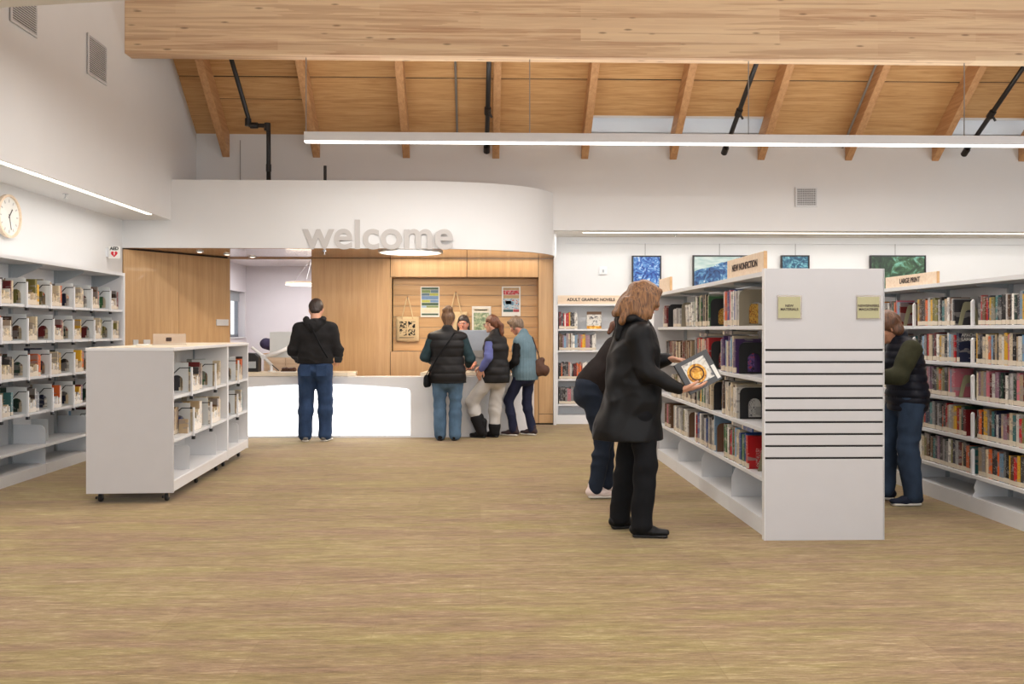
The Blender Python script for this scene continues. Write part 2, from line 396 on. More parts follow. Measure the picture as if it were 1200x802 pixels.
# desk wall in maple panels with a recessed slatwall
def panels(root, name, rects, y, d, mat, gap=0.004):
    for x0, x1, z0, z1 in rects: MB().box(x0 + gap, x1 - gap, y, y + d, z0 + gap, z1 - gap).build(name, mat, root, bevel=0.002)
w = struct('wall_desk', MB().box(-2.5, 1.085, 13.03, 13.06, 0, 1.09).box(-2.5, -1.314, 13.03, 13.2, 1.09, 2.475).box(0.864, 1.085, 13.03, 13.2, 1.09, 2.475).box(-1.314, 0.864, 13.03, 13.2, 2.195, 2.475).box(-2.5, 1.085, 13.26, 13.3, 0, 2.475), 'groove_black')
panels(w, 'wall_panel', [(-2.5, -1.335, 0.02, 2.475), (-1.335, -0.20, 2.195, 2.475), (-0.20, 0.864, 2.195, 2.475), (0.864, 1.085, 0.16, 2.475), (0.864, 1.085, 0.02, 0.16), (-1.335, 0.864, 0.02, 1.09)], 13.0, 0.035, 'maple_vertical')
MB().box(-1.335, -1.314, 13.0, 13.26, 1.09, 2.195).build('niche_side', 'maple_vertical', w)
MB().box(0.862, 0.866, 13.034, 13.26, 1.09, 2.195).build('niche_side', 'maple_vertical', w)
MB().box(-1.314, 0.864, 13.034, 13.26, 2.193, 2.197).build('niche_top', 'maple_horizontal', w)
MB().box(-1.314, 0.864, 13.034, 13.26, 1.086, 1.092).build('niche_sill', 'maple_horizontal', w)
zs = [1.095, 1.29, 1.45, 1.61, 1.77, 1.935, 2.09, 2.19]
for a, b in zip(zs, zs[1:]):
    MB().box(-1.314, 0.862, 13.20, 13.235, a + 0.003, b - 0.003).build('slatwall_board', 'maple_horizontal', w, bevel=0.002)
MB().box(-1.31, 0.86, 13.236, 13.245, 1.09, 2.19).build('slatwall_rail', 'conduit', w)
# angled maple wall left of the opening, boards side by side
ang = math.atan2(1.5, 0.94)
w = struct('wall_desk_left', MB().box(0, 1.78, 0.0, 0.09, 0, 2.475), 'groove_black', loc=(-4.65, 11.5, 0), rz=ang)
for a, b in ((0, 0.86), (0.86, 1.775)):
    MB().box(a + 0.002, b - 0.002, -0.03, 0.0, 0.02, 2.46).build('wall_panel', 'maple_vertical', w, bevel=0.002)
struct('trim_1', MB().box(-4.66, -2.48, 12.985, 13.06, 2.455, 2.50), 'soffit_wood')
# office behind the opening
struct('wall_office_left', MB().box(-4.5, -4.3, 13.0, 15.1, 0, 2.7).box(-4.5, -4.3, 16.1, 16.4, 0, 2.7).box(-4.5, -4.3, 15.1, 16.1, 0, 1.285).box(-4.5, -4.3, 15.1, 16.1, 2.1, 2.7), 'office_paint')
struct('wall_office_back', MB().box(-4.5, 2.2, 16.2, 16.4, 0, 2.7), 'office_paint')
struct('wall_office_right', MB().box(-0.6, -0.5, 13.3, 16.2, 0, 2.7), 'office_paint')
struct('wall_office_front', MB().box(-4.3, -3.74, 13.03, 13.1, 0, 2.7).box(-4.3, -0.5, 13.31, 13.33, 2.48, 2.7).box(-2.46, -0.5, 13.31, 13.33, 0, 2.5), 'office_paint')
struct('ceiling_office', MB().box(-4.5, -0.5, 13.06, 16.4, 2.585, 2.7), 'office_paint')
wi = struct('window_1', MB().box(-4.47, -4.42, 15.10, 15.15, 1.285, 2.1).box(-4.47, -4.42, 16.05, 16.1, 1.285, 2.1).box(-4.47, -4.42, 15.56, 15.62, 1.285, 2.1).box(-4.47, -4.42, 15.1, 16.1, 1.285, 1.33).box(-4.47, -4.42, 15.1, 16.1, 2.05, 2.1), 'window_frame')
MB().box(-4.45, -4.444, 15.15, 15.56, 1.33, 2.05).build('pane', 'glass', wi); MB().box(-4.45, -4.444, 15.62, 16.05, 1.33, 2.05).build('pane', 'glass', wi)
MB().box(-4.41, -4.40, 15.1, 16.1, 1.93, 2.1).build('blind', 'grey_metal', wi)
MB().box(-4.42, -4.27, 15.08, 16.12, 1.265, 1.285).build('window_sill', 'white_laminate', wi)

# timber roof: plywood sheets over rafters, skylights low on the slope
TAN = 0.822; RX = [-3.602 + 1.274 * k for k in range(13)]
def dz(y): return 4.19 + TAN * (12.5 - y)
roof = struct('ceiling', MB().box(-4.1, 12.7, -6, 0.9, 4.3, 4.4), 'soffit_paint')
rows = [12.62, 11.76, 10.82, 9.88, 8.94, 8.0, 6.9]
def slope_board(x0, x1, ya, yb, th=0.02, off=0.0):
    m = MB(); p = []
    for y in (ya, yb):
        for x in (x0, x1): p.append((x, y, dz(y) + off))
    p += [(x, y, z + th) for x, y, z in p]
    return m.poly(p, [(0, 2, 3, 1), (4, 5, 7, 6), (0, 1, 5, 4), (1, 3, 7, 5), (3, 2, 6, 7), (2, 0, 4, 6)])
bays = [(-4.1, RX[0])] + [(RX[i], RX[i + 1]) for i in range(12)]
for bi, (x0, x1) in enumerate(bays):
    for ri, (ya, yb) in enumerate(zip(rows, rows[1:])):
        g = 0.026
        if bi == 1 and ri == 0:
            slope_board(x0, x1, ya, 12.06).build('plywood_sheet', 'plywood', roof); slope_board(x0, x1, 12.036, yb + g).build('plywood_sheet', 'plywood', roof); continue
        if ri == 0 and bi in (5, 6, 9, 10): ya = 12.22
        slope_board(x0, x1, ya, yb + g, off=random.choice((0, 0.003))).build('plywood_sheet', 'plywood', roof)
for n_, (xa, xb) in enumerate(((-4.1, RX[4]), (RX[6], RX[8]), (RX[10], 12.7))): struct('roof_underlay', slope_board(xa, xb, 12.62, 6.9, 0.03, 0.03), 'groove_black')  # black sheet added above the gaps to darken seams and block sky
for xa, xb in ((RX[4], RX[6]), (RX[8], RX[10])): struct('roof_underlay', slope_board(xa, xb, 12.2, 6.9, 0.03, 0.03), 'groove_black')
struct('roof_far_slope', MB().poly([(-4.1, 6.9, 8.8), (12.7, 6.9, 8.8), (12.7, 0.8, 4.3), (-4.1, 0.8, 4.3), (-4.1, 6.9, 8.9), (12.7, 6.9, 8.9), (12.7, 0.8, 4.4), (-4.1, 0.8, 4.4)], [(0, 1, 2, 3), (7, 6, 5, 4), (0, 4, 5, 1), (2, 6, 7, 3)]), 'plywood')
for n, (i, j) in enumerate(((5, 6), (9, 10))):
    x0, x1 = bays[i][0], bays[j][1]
    sk = struct('window_%d' % (n + 2), slope_board(x0 + 0.02, x1, 12.25, 12.22, 0.12), 'white_laminate')
    slope_board(x0 + 0.05, x1, 12.5, 12.22, 0.008, 0.05).build('skylight_pane', 'glass', sk)
    slope_board(x0 + 0.05, x0 + 0.09, 12.5, 12.22, 0.12).build('skylight_curb', 'white_laminate', sk)
for x in RX:
    m = MB(); ya, yb = 12.5, 6.95; d = 0.33
    p = [(x + s, y, dz(y) - o) for s in (-0.05, 0.05) for y, o in ((ya, 0), (ya, d), (yb, d), (yb, 0))]
    m.poly(p, [(3, 2, 1, 0), (4, 5, 6, 7), (0, 1, 5, 4), (1, 2, 6, 5), (2, 3, 7, 6), (3, 0, 4, 7)])
    m.build('rafter', 'rafter_fir', roof, bevel=0.004)
struct('ceiling_beam', MB().box(-4.02, 12.65, 10.0, 10.2, 4.54, 5.8), 'glulam', bevel=0.006)
o = struct('ceiling_beam_white', MB().box(-2.6, 6.0, -0.1, 0.1, 0, 0.4), 'soffit_paint', loc=(-1.5, 5.0, 3.42)); o.rotation_euler = (0, R(-4), 0)
o.location = (-2.2, 5.0, 3.30)

# pipes, conduits and cables under the roof
def pipe(name, path, r, mat, label, cat='pipe', group=None, joints=()):
    o = MB().tube(path, r, 10).build(name, mat, None, smooth=True); tag(o, label, cat, group)
    for j, (c, d, jr) in enumerate(joints):
        c = Vector(c); d = Vector(d).normalized()
        MB().tube([c - d * 0.05, c + d * 0.05], jr, 10).build('pipe_coupling', mat, o)
    return o
pipe('sprinkler_pipe', [(-3.174, 11.0, 5.03), (-3.158, 12.0, 4.30), (-3.14, 12.0, 4.20), (-2.90, 12.0, 4.195), (-2.885, 12.0, 4.14), (-2.882, 12.0, 3.3)], 0.03, 'black_pipe', 'black sprinkler pipe with an elbow running down behind the white fascia at left',
     joints=[((-3.16, 12.0, 4.24), (0, 0, 1), 0.044), ((-3.08, 12.0, 4.197), (1, 0, 0), 0.042), ((-2.90, 12.0, 4.18), (0, 0, 1), 0.044), ((-2.883, 12.0, 3.62), (0, 0, 1), 0.036)])
for x, lab in ((0.098, 'black sprinkler pipe sloping under the roof above the welcome desk'), (3.5, 'black sprinkler pipe sloping past the left skylight'), (6.98, 'black sprinkler pipe sloping past the right skylight')):
    dx = {0.098: 0.02, 3.5: 0.10, 6.98: 0.16}[x]
    pth = [(x + dx, 10.7, dz(10.7) - 0.43), (x - dx * 0.5, 12.32, dz(12.32) - 0.43)]
    v = Vector(pth[1]) - Vector(pth[0]); mid = Vector(pth[0]) + v * 0.66
    SPIPE = pipe('sprinkler_pipe', pth, 0.032, 'black_pipe', lab, joints=[(mid, v, 0.046), (Vector(pth[1]) - v * 0.03, v, 0.045)])
    MB().tube([mid, mid + Vector((0.06, 0, -0.09))], 0.016, 8).build('sprinkler_outlet', 'black_pipe', SPIPE)
tag(MB().tube([(-2.154, 12.2, 3.69), (-2.154, 12.2, 3.2)], 0.022, 8).build('vent_pipe', 'black_pipe'), 'short black pipe stub rising behind the white fascia', 'pipe')
tag(MB().tube([(-0.33, 10.9, dz(10.9) - 0.03), (-0.33, 12.45, dz(12.45) - 0.03)], 0.016, 8).build('conduit', 'conduit'), 'thin grey conduit on the plywood above the welcome lettering', 'conduit')
tag(MB().tube([(5.21, 10.9, dz(10.9) - 0.2), (5.21, 12.45, dz(12.45) - 0.2)], 0.016, 8).build('conduit', 'conduit'), 'thin grey conduit along the rafter above the wall grille', 'conduit')
tag(MB().tube([(-3.40, 12.49, 4.1), (-3.40, 12.49, 3.3)], 0.006, 6).build('conduit', 'conduit'), 'hair-thin conduit on the upper wall beside the elbowed pipe', 'conduit')

# long linear pendant
pl = thing('linear_pendant', 'long slim white linear pendant light hanging below the timber beam', 'lamp', (0, 10.1, 3.565))
MB().box(-2.017, 12.4, -0.05, 0.05, 0.012, 0.115).build('housing', 'white_metal', pl, bevel=0.003)
MB().box(-2.012, 12.4, -0.047, 0.047, 0.0, 0.012).build('diffuser', 'lamp_white', pl)
for x in (-2.0, 0.57, 3.12, 5.67, 8.2): MB().tube([(x, 0, 0.115), (x, 0, 0.975)], 0.006, 6).build('suspension_cable', 'conduit', pl)

# recessed strips
s1 = MB().box(-4.10, -4.05, 2.0, 10.9, 2.832, 2.845); tag(s1.build('recessed_light_strip', 'lamp_warm'), 'thin glowing light strip recessed in the soffit over the left bookshelves', 'lamp')
tag(MB().box(1.5, 12.4, 12.74, 12.78, 2.832, 2.845).build('recessed_light_strip', 'lamp_warm'), 'thin glowing light strip in the alcove ceiling above the paintings', 'lamp')
dl = thing('round_ceiling_light', 'large round glowing downlight flush in the wooden desk ceiling', 'lamp', (-0.95, 11.93, 2.462))
MB().lathe([(0.41, 0.0), (0.41, 0.012)], (0, 0, 0), 40).build('diffuser', 'lamp_warm', dl)
MB().ring([(0.44 * math.cos(a), 0.44 * math.sin(a)) for a in [2 * math.pi * k / 40 for k in range(40)]], [(0.41 * math.cos(a), 0.41 * math.sin(a)) for a in [2 * math.pi * k / 40 for k in range(40)]], -0.006, 0.012).build('trim_ring', 'white_metal', dl)
for k, (x, y, lb) in enumerate(((-3.79, 11.93, 'small recessed spotlight over the angled maple wall, nearest the fascia'), (-3.54, 12.33, 'small recessed spotlight over the angled maple wall, middle of three'), (-3.29, 12.73, 'small recessed spotlight over the angled maple wall, nearest the office'))):
    d = thing('recessed_spotlight', lb, 'lamp', (x, y, 2.462), group='small spotlights in the wooden desk ceiling')
    MB().lathe([(0.05, 0), (0.05, 0.012)], (0, 0, 0), 16).build('trim_ring', 'white_metal', d); MB().lathe([(0.03, -0.003), (0.03, 0.004)], (0, 0, 0), 16).build('bulb', 'lamp_warm', d)
# sprinkler head in the left soffit and one in desk ceiling
for p, lb in (((-4.35, 9.3, 2.84), 'small white sprinkler head in the soffit above the left bookshelves'), ((-2.1, 11.85, 2.475), 'small sprinkler head in the wooden ceiling left of the round downlight'), ((2.9, 12.95, 2.84), 'small sprinkler head in the alcove ceiling above the left painting')):
    o = MB().lathe([(0.03, 0), (0.03, -0.008), (0.008, -0.012), (0.008, -0.04), (0.02, -0.044), (0.02, -0.048)], p, 10).build('fire_sprinkler', 'chrome'); tag(o, lb, 'sprinkler')

# grilles
def grille(loc, rz, w, h, n, label, vertical=False):
    g = thing('air_grille', label, 'vent', loc, rz)
    MB().box(-w / 2, w / 2, 0.0, 0.004, 0, h).build('backing', 'groove_black', g)
    o = [(-w / 2, 0), (w / 2, 0), (w / 2, h), (-w / 2, h)]; q = 0.02
    i = [(-w / 2 + q, q), (w / 2 - q, q), (w / 2 - q, h - q), (-w / 2 + q, h - q)]
    MB().ring(o, i, -0.012, 0.006, 'y').build('frame', 'white_metal', g)
    for k in range(n):
        z = q + (h - 2 * q) * (k + 0.5) / n
        MB().box(-w / 2 + q, w / 2 - q, -0.010, 0.002, z - 0.004, z + 0.004).build('louvre', 'white_metal', g)
    if vertical:
        for k in range(12):
            x = -w / 2 + q + (w - 2 * q) * (k + 0.5) / 12
            MB().box(x - 0.002, x + 0.002, -0.011, -0.006, q, h - q).build('louvre', 'white_metal', g)
grille((4.70, 12.49, 3.19), 0, 0.32, 0.28, 12, 'small square air grille on the white upper wall below the rafters', True)
grille((-4.01, 9.27, 4.03), R(90), 0.45, 0.42, 18, 'louvred air grille on the left bulkhead wall, the one nearer the beam')
grille((-4.01, 7.80, 4.05), R(90), 0.45, 0.42, 18, 'louvred air grille high on the left bulkhead, cut by the top of the photo')

# clock and AED sign on the left wall
ck = thing('wall_clock', 'round wall clock with tan rim and white face on the left wall', 'clock', (-4.65, 8.70, 2.525))
MB().lathe([(0.20, 0), (0.213, 0.02), (0.213, 0.05), (0.19, 0.052), (0.19, 0.03)], (0, 0, 0), 40, 'x').build('rim', 'sign_wood', ck, smooth=False)
MB().lathe([(0.19, 0.028), (0.19, 0.034)], (0, 0, 0), 40, 'x').build('dial', 'paper_white', ck)
for h in range(12):
    a = h * math.pi / 6
    MB().box(0.035, 0.037, -0.006, 0.006, 0.135, 0.165).build('hour_mark', 'lettering_grey', ck).rotation_euler = (-a, 0, 0) #, (R(90), 0, R(90)), 'lettering_grey', ck, 0.0005)
for L, wd, a in ((0.09, 0.008, R(38)), (0.135, 0.006, R(165))):
    o = MB().box(0.038, 0.041, -wd / 2, wd / 2, -0.02, L).build('hand', 'lettering_dark', ck); o.rotation_euler = (-a, 0, 0)
aed = thing('aed_sign', 'small projecting white AED sign with red heart beside the maple wall', 'sign', (-4.545, 11.0, 2.30))
MB().box(-0.075, 0.068, 0, 0.008, 0, 0.15).build('sign_plate', 'paper_white', aed); MB().box(-0.105, -0.07, 0, 0.012, 0.02, 0.13).build('bracket', 'white_metal', aed)
text('lettering', 'AED', 0.055, (-0.003, -0.002, 0.122), (R(90), 0, 0), 'lettering_black', aed, 0.001, bold=0.002)
hp = []
for k in range(24):
    a = 2 * math.pi * k / 24; hp.append((-0.003 + 0.0026 * 16 * math.sin(a) ** 3, 0.057 + 0.0026 * (13 * math.cos(a) - 5 * math.cos(2 * a) - 2 * math.cos(3 * a) - math.cos(4 * a))))
MB().prism(hp[::-1], -0.003, 0.0, 'y').build('heart_symbol', 'red_paint', aed)
MB().prism([(-0.003, 0.085), (0.006, 0.085), (0.001, 0.062), (0.010, 0.062), (-0.008, 0.03), (-0.004, 0.054), (-0.012, 0.054)], -0.005, -0.003, 'y').build('bolt_symbol', 'paper_white', aed)

# switches and plaque on the angled maple wall, set in its own direction
def on_angled(t_, z, w_, h_, name, label, cat, inner=None):
    d = Vector((math.cos(ang), math.sin(ang), 0)); nrm = Vector((math.sin(ang), -math.cos(ang), 0))
    p = Vector((-4.65, 11.5, 0)) + d * t_ - Vector((-math.sin(ang), math.cos(ang), 0)) * -0.0
    r = thing(name, label, cat, (p.x, p.y, z), ang)
    MB().box(-w_ / 2, w_ / 2, -0.038 - 0.008, -0.03, -h_ / 2, h_ / 2).build('cover_plate', 'white_metal', r, bevel=0.002)
    return r
# picture rail, paintings, thermostat
tag(MB().tube([(1.3, 13.38, 2.74), (12.4, 13.38, 2.74)], 0.008, 6).build('picture_rail', 'white_metal'), 'slim white picture rail along the top of the alcove wall', 'rail')
def painting(x0, x1, z0, z1, wx, mats, label):
    w, h = x1 - x0, z1 - z0
    p = thing('painting', label, 'painting', (x0, 13.37, z0), group=None)
    MB().ring([(0, 0), (w, 0), (w, h), (0, h)], [(0.02, 0.02), (w - 0.02, 0.02), (w - 0.02, h - 0.02), (0.02, h - 0.02)], -0.03, 0.01, 'y').build('frame', 'frame_black', p)
    MB().box(0.02, w - 0.02, -0.018, 0.008, 0.02, h - 0.02).build('canvas', mats, p)
    MB().tube([(wx - x0, 0, h), (wx - x0, 0, 2.74 - z0)], 0.003, 6).build('hanging_wire', 'lettering_dark', p)
def paint_mat(name, stops, scale, dist, kind='wave', rot=0.0, horizon=None):
    t = NT(name); v = t.coords((1, 1, 1), 'Object', (0, rot, 0))
    if kind == 'swirl':
        n = t.noise(v, scale, 5, 0.6, dist); f = n.outputs[0]
    else:
        wv = t.n('ShaderNodeTexWave', wave_type='BANDS', bands_direction='Z'); wv.inputs['Scale'].default_value = scale
        wv.inputs['Distortion'].default_value = dist; wv.inputs['Detail'].default_value = 3; t.l(v, wv.inputs['Vector']); f = wv.outputs[0]
    c = t.ramp(f, stops)
    if horizon:
        tc = t.n('ShaderNodeTexCoord'); sp = t.n('ShaderNodeSeparateXYZ'); t.l(tc.outputs['Object'], sp.inputs[0])
        sky = t.ramp(t.noise(t.coords((2, 2, 9)), 3, 3).outputs[0], [(0.35, horizon[1]), (0.65, horizon[2])])
        nx = t.noise(v, 5, 3); ed = t.math('ADD', t.math('MULTIPLY', sp.outputs['X'], horizon[3]), t.math('MULTIPLY', nx.outputs[0], 0.10))
        c = t.mix(t.math('GREATER_THAN', t.math('SUBTRACT', sp.outputs['Z'], ed), horizon[0]), c, sky)
    t.base(c, 0.45); M[name] = t.m; return name
B = srgb
paint_mat('painting_sea', [(0.3, B(14, 30, 92)), (0.45, B(32, 78, 160)), (0.55, B(84, 140, 200)), (0.66, B(196, 212, 224))], 9, 2.5, 'swirl')
paint_mat('painting_wave', [(0.32, B(14, 34, 76)), (0.47, B(40, 84, 136)), (0.58, B(90, 140, 176)), (0.70, B(208, 216, 216))], 8, 1.8, 'swirl', horizon=(0.20, B(150, 178, 176), B(186, 200, 196), 0.30))
paint_mat('painting_teal', [(0.3, B(10, 26, 50)), (0.5, B(36, 90, 120)), (0.62, B(110, 170, 180))], 8, 2, 'swirl')
paint_mat('painting_green', [(0.3, B(16, 28, 18)), (0.46, B(34, 60, 38)), (0.56, B(60, 96, 62)), (0.68, B(110, 170, 150))], 6, 1.4, 'swirl', rot=0.6)
painting(2.324, 2.773, 2.06, 2.552, 2.53, 'painting_sea', 'upright framed painting of swirling blue water, leftmost on the alcove wall')
painting(3.262, 4.124, 2.06, 2.56, 3.68, 'painting_wave', 'wide framed painting of a blue wave under pale sky')
painting(4.63, 5.07, 2.06, 2.563, 4.86, 'painting_teal', 'small framed painting in dark teal above the grey end panel')
painting(6.019, 6.891, 2.04, 2.566, 6.42, 'painting_green', 'wide framed green painting with a teal diagonal streak')
o = thing('wall_sensor', 'small white rectangular sensor box on the wall left of the paintings', 'sensor', (1.823, 13.40, 2.263))
MB().box(0, 0.12, -0.03, 0, 0, 0.12).build('case', 'white_laminate', o, bevel=0.006); MB().box(0.045, 0.075, -0.034, -0.03, 0.03, 0.075).build('sensor_window', 'grey_metal', o)

# ================================================================== BOOKS
PAL = {
 'bright red': (176, 24, 30), 'dark red': (104, 28, 30), 'orange': (206, 98, 44), 'yellow': (214, 166, 44), 'cream': (206, 190, 160), 'white': (220, 216, 208),
 'beige': (178, 156, 124), 'brown': (98, 68, 46), 'dark brown': (54, 40, 34), 'olive': (120, 116, 62), 'green': (58, 104, 62), 'dark green': (36, 62, 50),
 'teal': (62, 116, 118), 'light blue': (120, 156, 184), 'blue': (44, 76, 142), 'navy': (34, 40, 66), 'purple': (78, 50, 104), 'pink': (196, 112, 124),
 'grey': (126, 124, 124), 'light grey': (176, 174, 172), 'charcoal': (58, 56, 60), 'black': (28, 26, 28), 'mauve': (140, 108, 124), 'magenta': (150, 30, 90)}
ORD = ['first', 'second', 'third', 'fourth', 'fifth', 'sixth', 'seventh', 'eighth', 'ninth', 'tenth', '11th', '12th', '13th', '14th', '15th', '16th', '17th', '18th', '19th', '20th', '21st', '22nd', '23rd'] + ['%dth' % k for k in range(24, 31)] + ['31st', '32nd', '33rd'] + ['%dth' % k for k in range(34, 80)]
def book_mesh(name, cover):
    m = MB()     # unit book: spine at x = 0, thickness along y, height along z
    m.mat(0).box(0, 0.045, 0, 1, 0, 1).box(0.045, 1, 0, 0.13, 0, 1).box(0.045, 1, 0.87, 1, 0, 1)
    m.mat(1).box(0.045, 0.965, 0.13, 0.87, 0.025, 0.975)
    return m.mesh(name, [cover, 'book_pages'])
BOOK = book_mesh('book', 'book_cover'); BOOKL = book_mesh('booklet', 'book_cover_tall_label')
COUNT = {}
def put_book(name, me, loc, rz, t, d, h, colname, label, group, lean=0.0):
    o = bpy.data.objects.new(name, me); COL.objects.link(o)
    o.location = loc; o.rotation_euler = (lean, 0, rz); o.scale = (d, t, h)
    c = PAL[colname]; j = random.uniform(0.88, 1.1)
    o.color = srgb(*[min(255, q * j) for q in c]); o['label'] = label; o['category'] = 'book'; o['group'] = group
    COUNT[name] = COUNT.get(name, 0) + 1
    return o
def thickword(t): return 'slim' if t < 0.022 else ('thick' if t > 0.036 else 'medium')
def book_row(name, me, org, dirv, spine_rz, length, z, hr, tr, dr, pal, where, group, setback=0.02, start_ord=1, end='near', lean_last=False, gap=0.0):
    """row of upright books from org along dirv (unit, plan); the spines face the aisle"""
    s = 0.0; k = start_ord
    n0 = Vector((math.cos(spine_rz), math.sin(spine_rz)))     # local +x of a book (from spine inwards)
    flip = (Vector((-n0.y, n0.x)).dot(Vector(dirv[:2])) < 0)
    while True:
        t = random.uniform(*tr)
        if s + t > length: break
        h = random.uniform(*hr); d = min(random.uniform(*dr), 0.235)
        colname = random.choice(pal)
        sb = setback + random.uniform(-0.006, 0.008)
        p = Vector(org[:2]) + Vector(dirv[:2]) * (s + (t if flip else 0)) + n0 * sb
        lab = '%s %s book, %s from the %s end, %s' % (thickword(t), colname, ORD[k - 1], end, where)
        put_book(name, me, (p.x, p.y, z), spine_rz, t * 0.965, d, h, colname, lab, group)
        s += t + gap; k += 1
    return k

def arch(w, h, r, z0, n=8):
    return [(-w, z0)] + [(w, z0)] + [(w * math.cos(a), h + r * math.sin(a)) for a in [math.pi * i / n for i in range(n + 1)]]
def bookend_mesh(kind):
    """upright plate across the shelf with an arched opening and a foot; local x = shelf depth, faces -y"""
    m = MB()
    if kind == 'round':                       # black rounded plate
        W, Ht = 0.105, 0.22
        out = [(-W, 0), (W, 0)] + [(W - 0.04 + 0.04 * math.cos(a), Ht - 0.04 + 0.04 * math.sin(a)) for a in (0, 0.5, 1.05, 1.57)] + [(-W + 0.04 - 0.04 * math.sin(a), Ht - 0.04 + 0.04 * math.cos(a)) for a in (0, 0.5, 1.05, 1.57)]
        n = len(out); inn = [(-0.045, 0.012), (0.045, 0.012)] + [(0.045 * math.cos(a), 0.10 + 0.045 * math.sin(a)) for a in [math.pi * i / (n - 3) for i in range(n - 2)]]
        mat = 'black_metal'
    elif kind == 'grey':
        W, Ht = 0.085, 0.225
        out = [(-W, 0), (W, 0), (W, 0.1), (W, Ht), (W * 0.5, Ht), (0, Ht), (-W * 0.5, Ht), (-W, Ht), (-W, 0.16), (-W, 0.1)]
        n = len(out); inn = [(-0.045, 0.012), (0.045, 0.012)] + [(0.045 * math.cos(a), 0.085 + 0.045 * math.sin(a)) for a in [math.pi * i / (n - 3) for i in range(n - 2)]]
        mat = 'bookend_grey'
    else:                                     # tapering A shaped
        out = [(-0.085, 0), (0.085, 0), (0.062, 0.11), (0.045, 0.17), (0.03, 0.18), (-0.03, 0.18), (-0.045, 0.17), (-0.062, 0.11)]
        n = len(out); inn = [(-0.055, 0.0), (0.055, 0.0)] + [(0.034 * math.cos(a), 0.085 + 0.034 * math.sin(a)) for a in [math.pi * i / (n - 3) for i in range(n - 2)]]
        mat = 'bookend_olive'
    m.ring(out, inn, -0.0015, 0.0015, 'y')
    m.box(-0.07, 0.07, 0.0015, 0.014, 0.0, 0.002)
    return m.mesh('bookend', [mat])
BE = {k: bookend_mesh(k) for k in ('round', 'grey', 'olive')}
BE['beige'] = BE['olive'].copy(); BE['brown'] = BE['round'].copy(); BE['brown'].materials.clear(); BE['brown'].materials.append(flat('bookend_brown', srgb(104, 76, 54), 0.5))
BE['tan'] = BE['round'].copy(); BE['tan'].materials.clear(); BE['tan'].materials.append(M['bookend_beige'])
def bookend(kind, loc, rz, label, group, post=None, sc=1.0):
    o = link('bookend', BE[kind], None, loc, rz); tag(o, label, 'bookend', group); o.scale = (sc, sc, sc)
    if post:           # grey kind carries a white upright and a black clip at the shelf edge, joined by a bent wire
        x = post
        MB().box(x - 0.006, x + 0.006, -0.008, 0.008, -0.035, 0.19).build('upright', 'white_laminate', o)
        MB().box(x - 0.012, x + 0.012, -0.014, 0.014, -0.052, -0.028).build('shelf_clip', 'black_metal', o)
        MB().tube([(x, 0, 0.185), (x * 0.2, -0.004, 0.185), (-x * 0.8, -0.004, 0.08)], 0.004, 6).build('wire', 'black_metal', o)
    return o
def cover_book(loc, rz, t, d, h, colname, label, group, name='book'):
    return put_book(name, BOOK, loc, rz, t, d, h, colname, label, group)
def art_mat(name, bg, spots, scale=9):
    """printed cover picture: a few blots of colour on a ground"""
    t = NT(name); n = t.noise(t.coords((1, 1, 1)), scale, 3, 0.5, 0.8)
    st = [(0.30, spots[0]), (0.44, bg), (0.56, spots[1]), (0.66, spots[-1])]
    t.base(t.ramp(n.outputs[0], st), 0.35); M[name] = t.m; return name
art_mat('art_gold', srgb(196, 130, 30), (srgb(90, 50, 10), srgb(226, 170, 60), srgb(240, 200, 110)), 26)
art_mat('art_red', srgb(200, 40, 50), (srgb(230, 226, 220), srgb(150, 20, 30), srgb(226, 220, 210)), 26)
art_mat('art_warm', srgb(206, 140, 50), (srgb(70, 40, 30), srgb(230, 190, 90), srgb(150, 60, 30)), 14)
art_mat('art_purple', srgb(70, 46, 104), (srgb(24, 18, 40), srgb(120, 90, 160), srgb(200, 60, 60)), 8)
art_mat('art_blue', srgb(50, 84, 150), (srgb(30, 40, 90), srgb(110, 150, 200), srgb(220, 220, 220)), 10)
art_mat('art_green', srgb(60, 110, 70), (srgb(20, 40, 20), srgb(120, 160, 90), srgb(70, 60, 40)), 10)
art_mat('art_pale', srgb(222, 220, 214), (srgb(60, 60, 66), srgb(206, 200, 190), srgb(90, 90, 100)), 16)
art_mat('art_dark', srgb(40, 40, 44), (srgb(16, 16, 18), srgb(90, 90, 96), srgb(200, 200, 200)), 16)

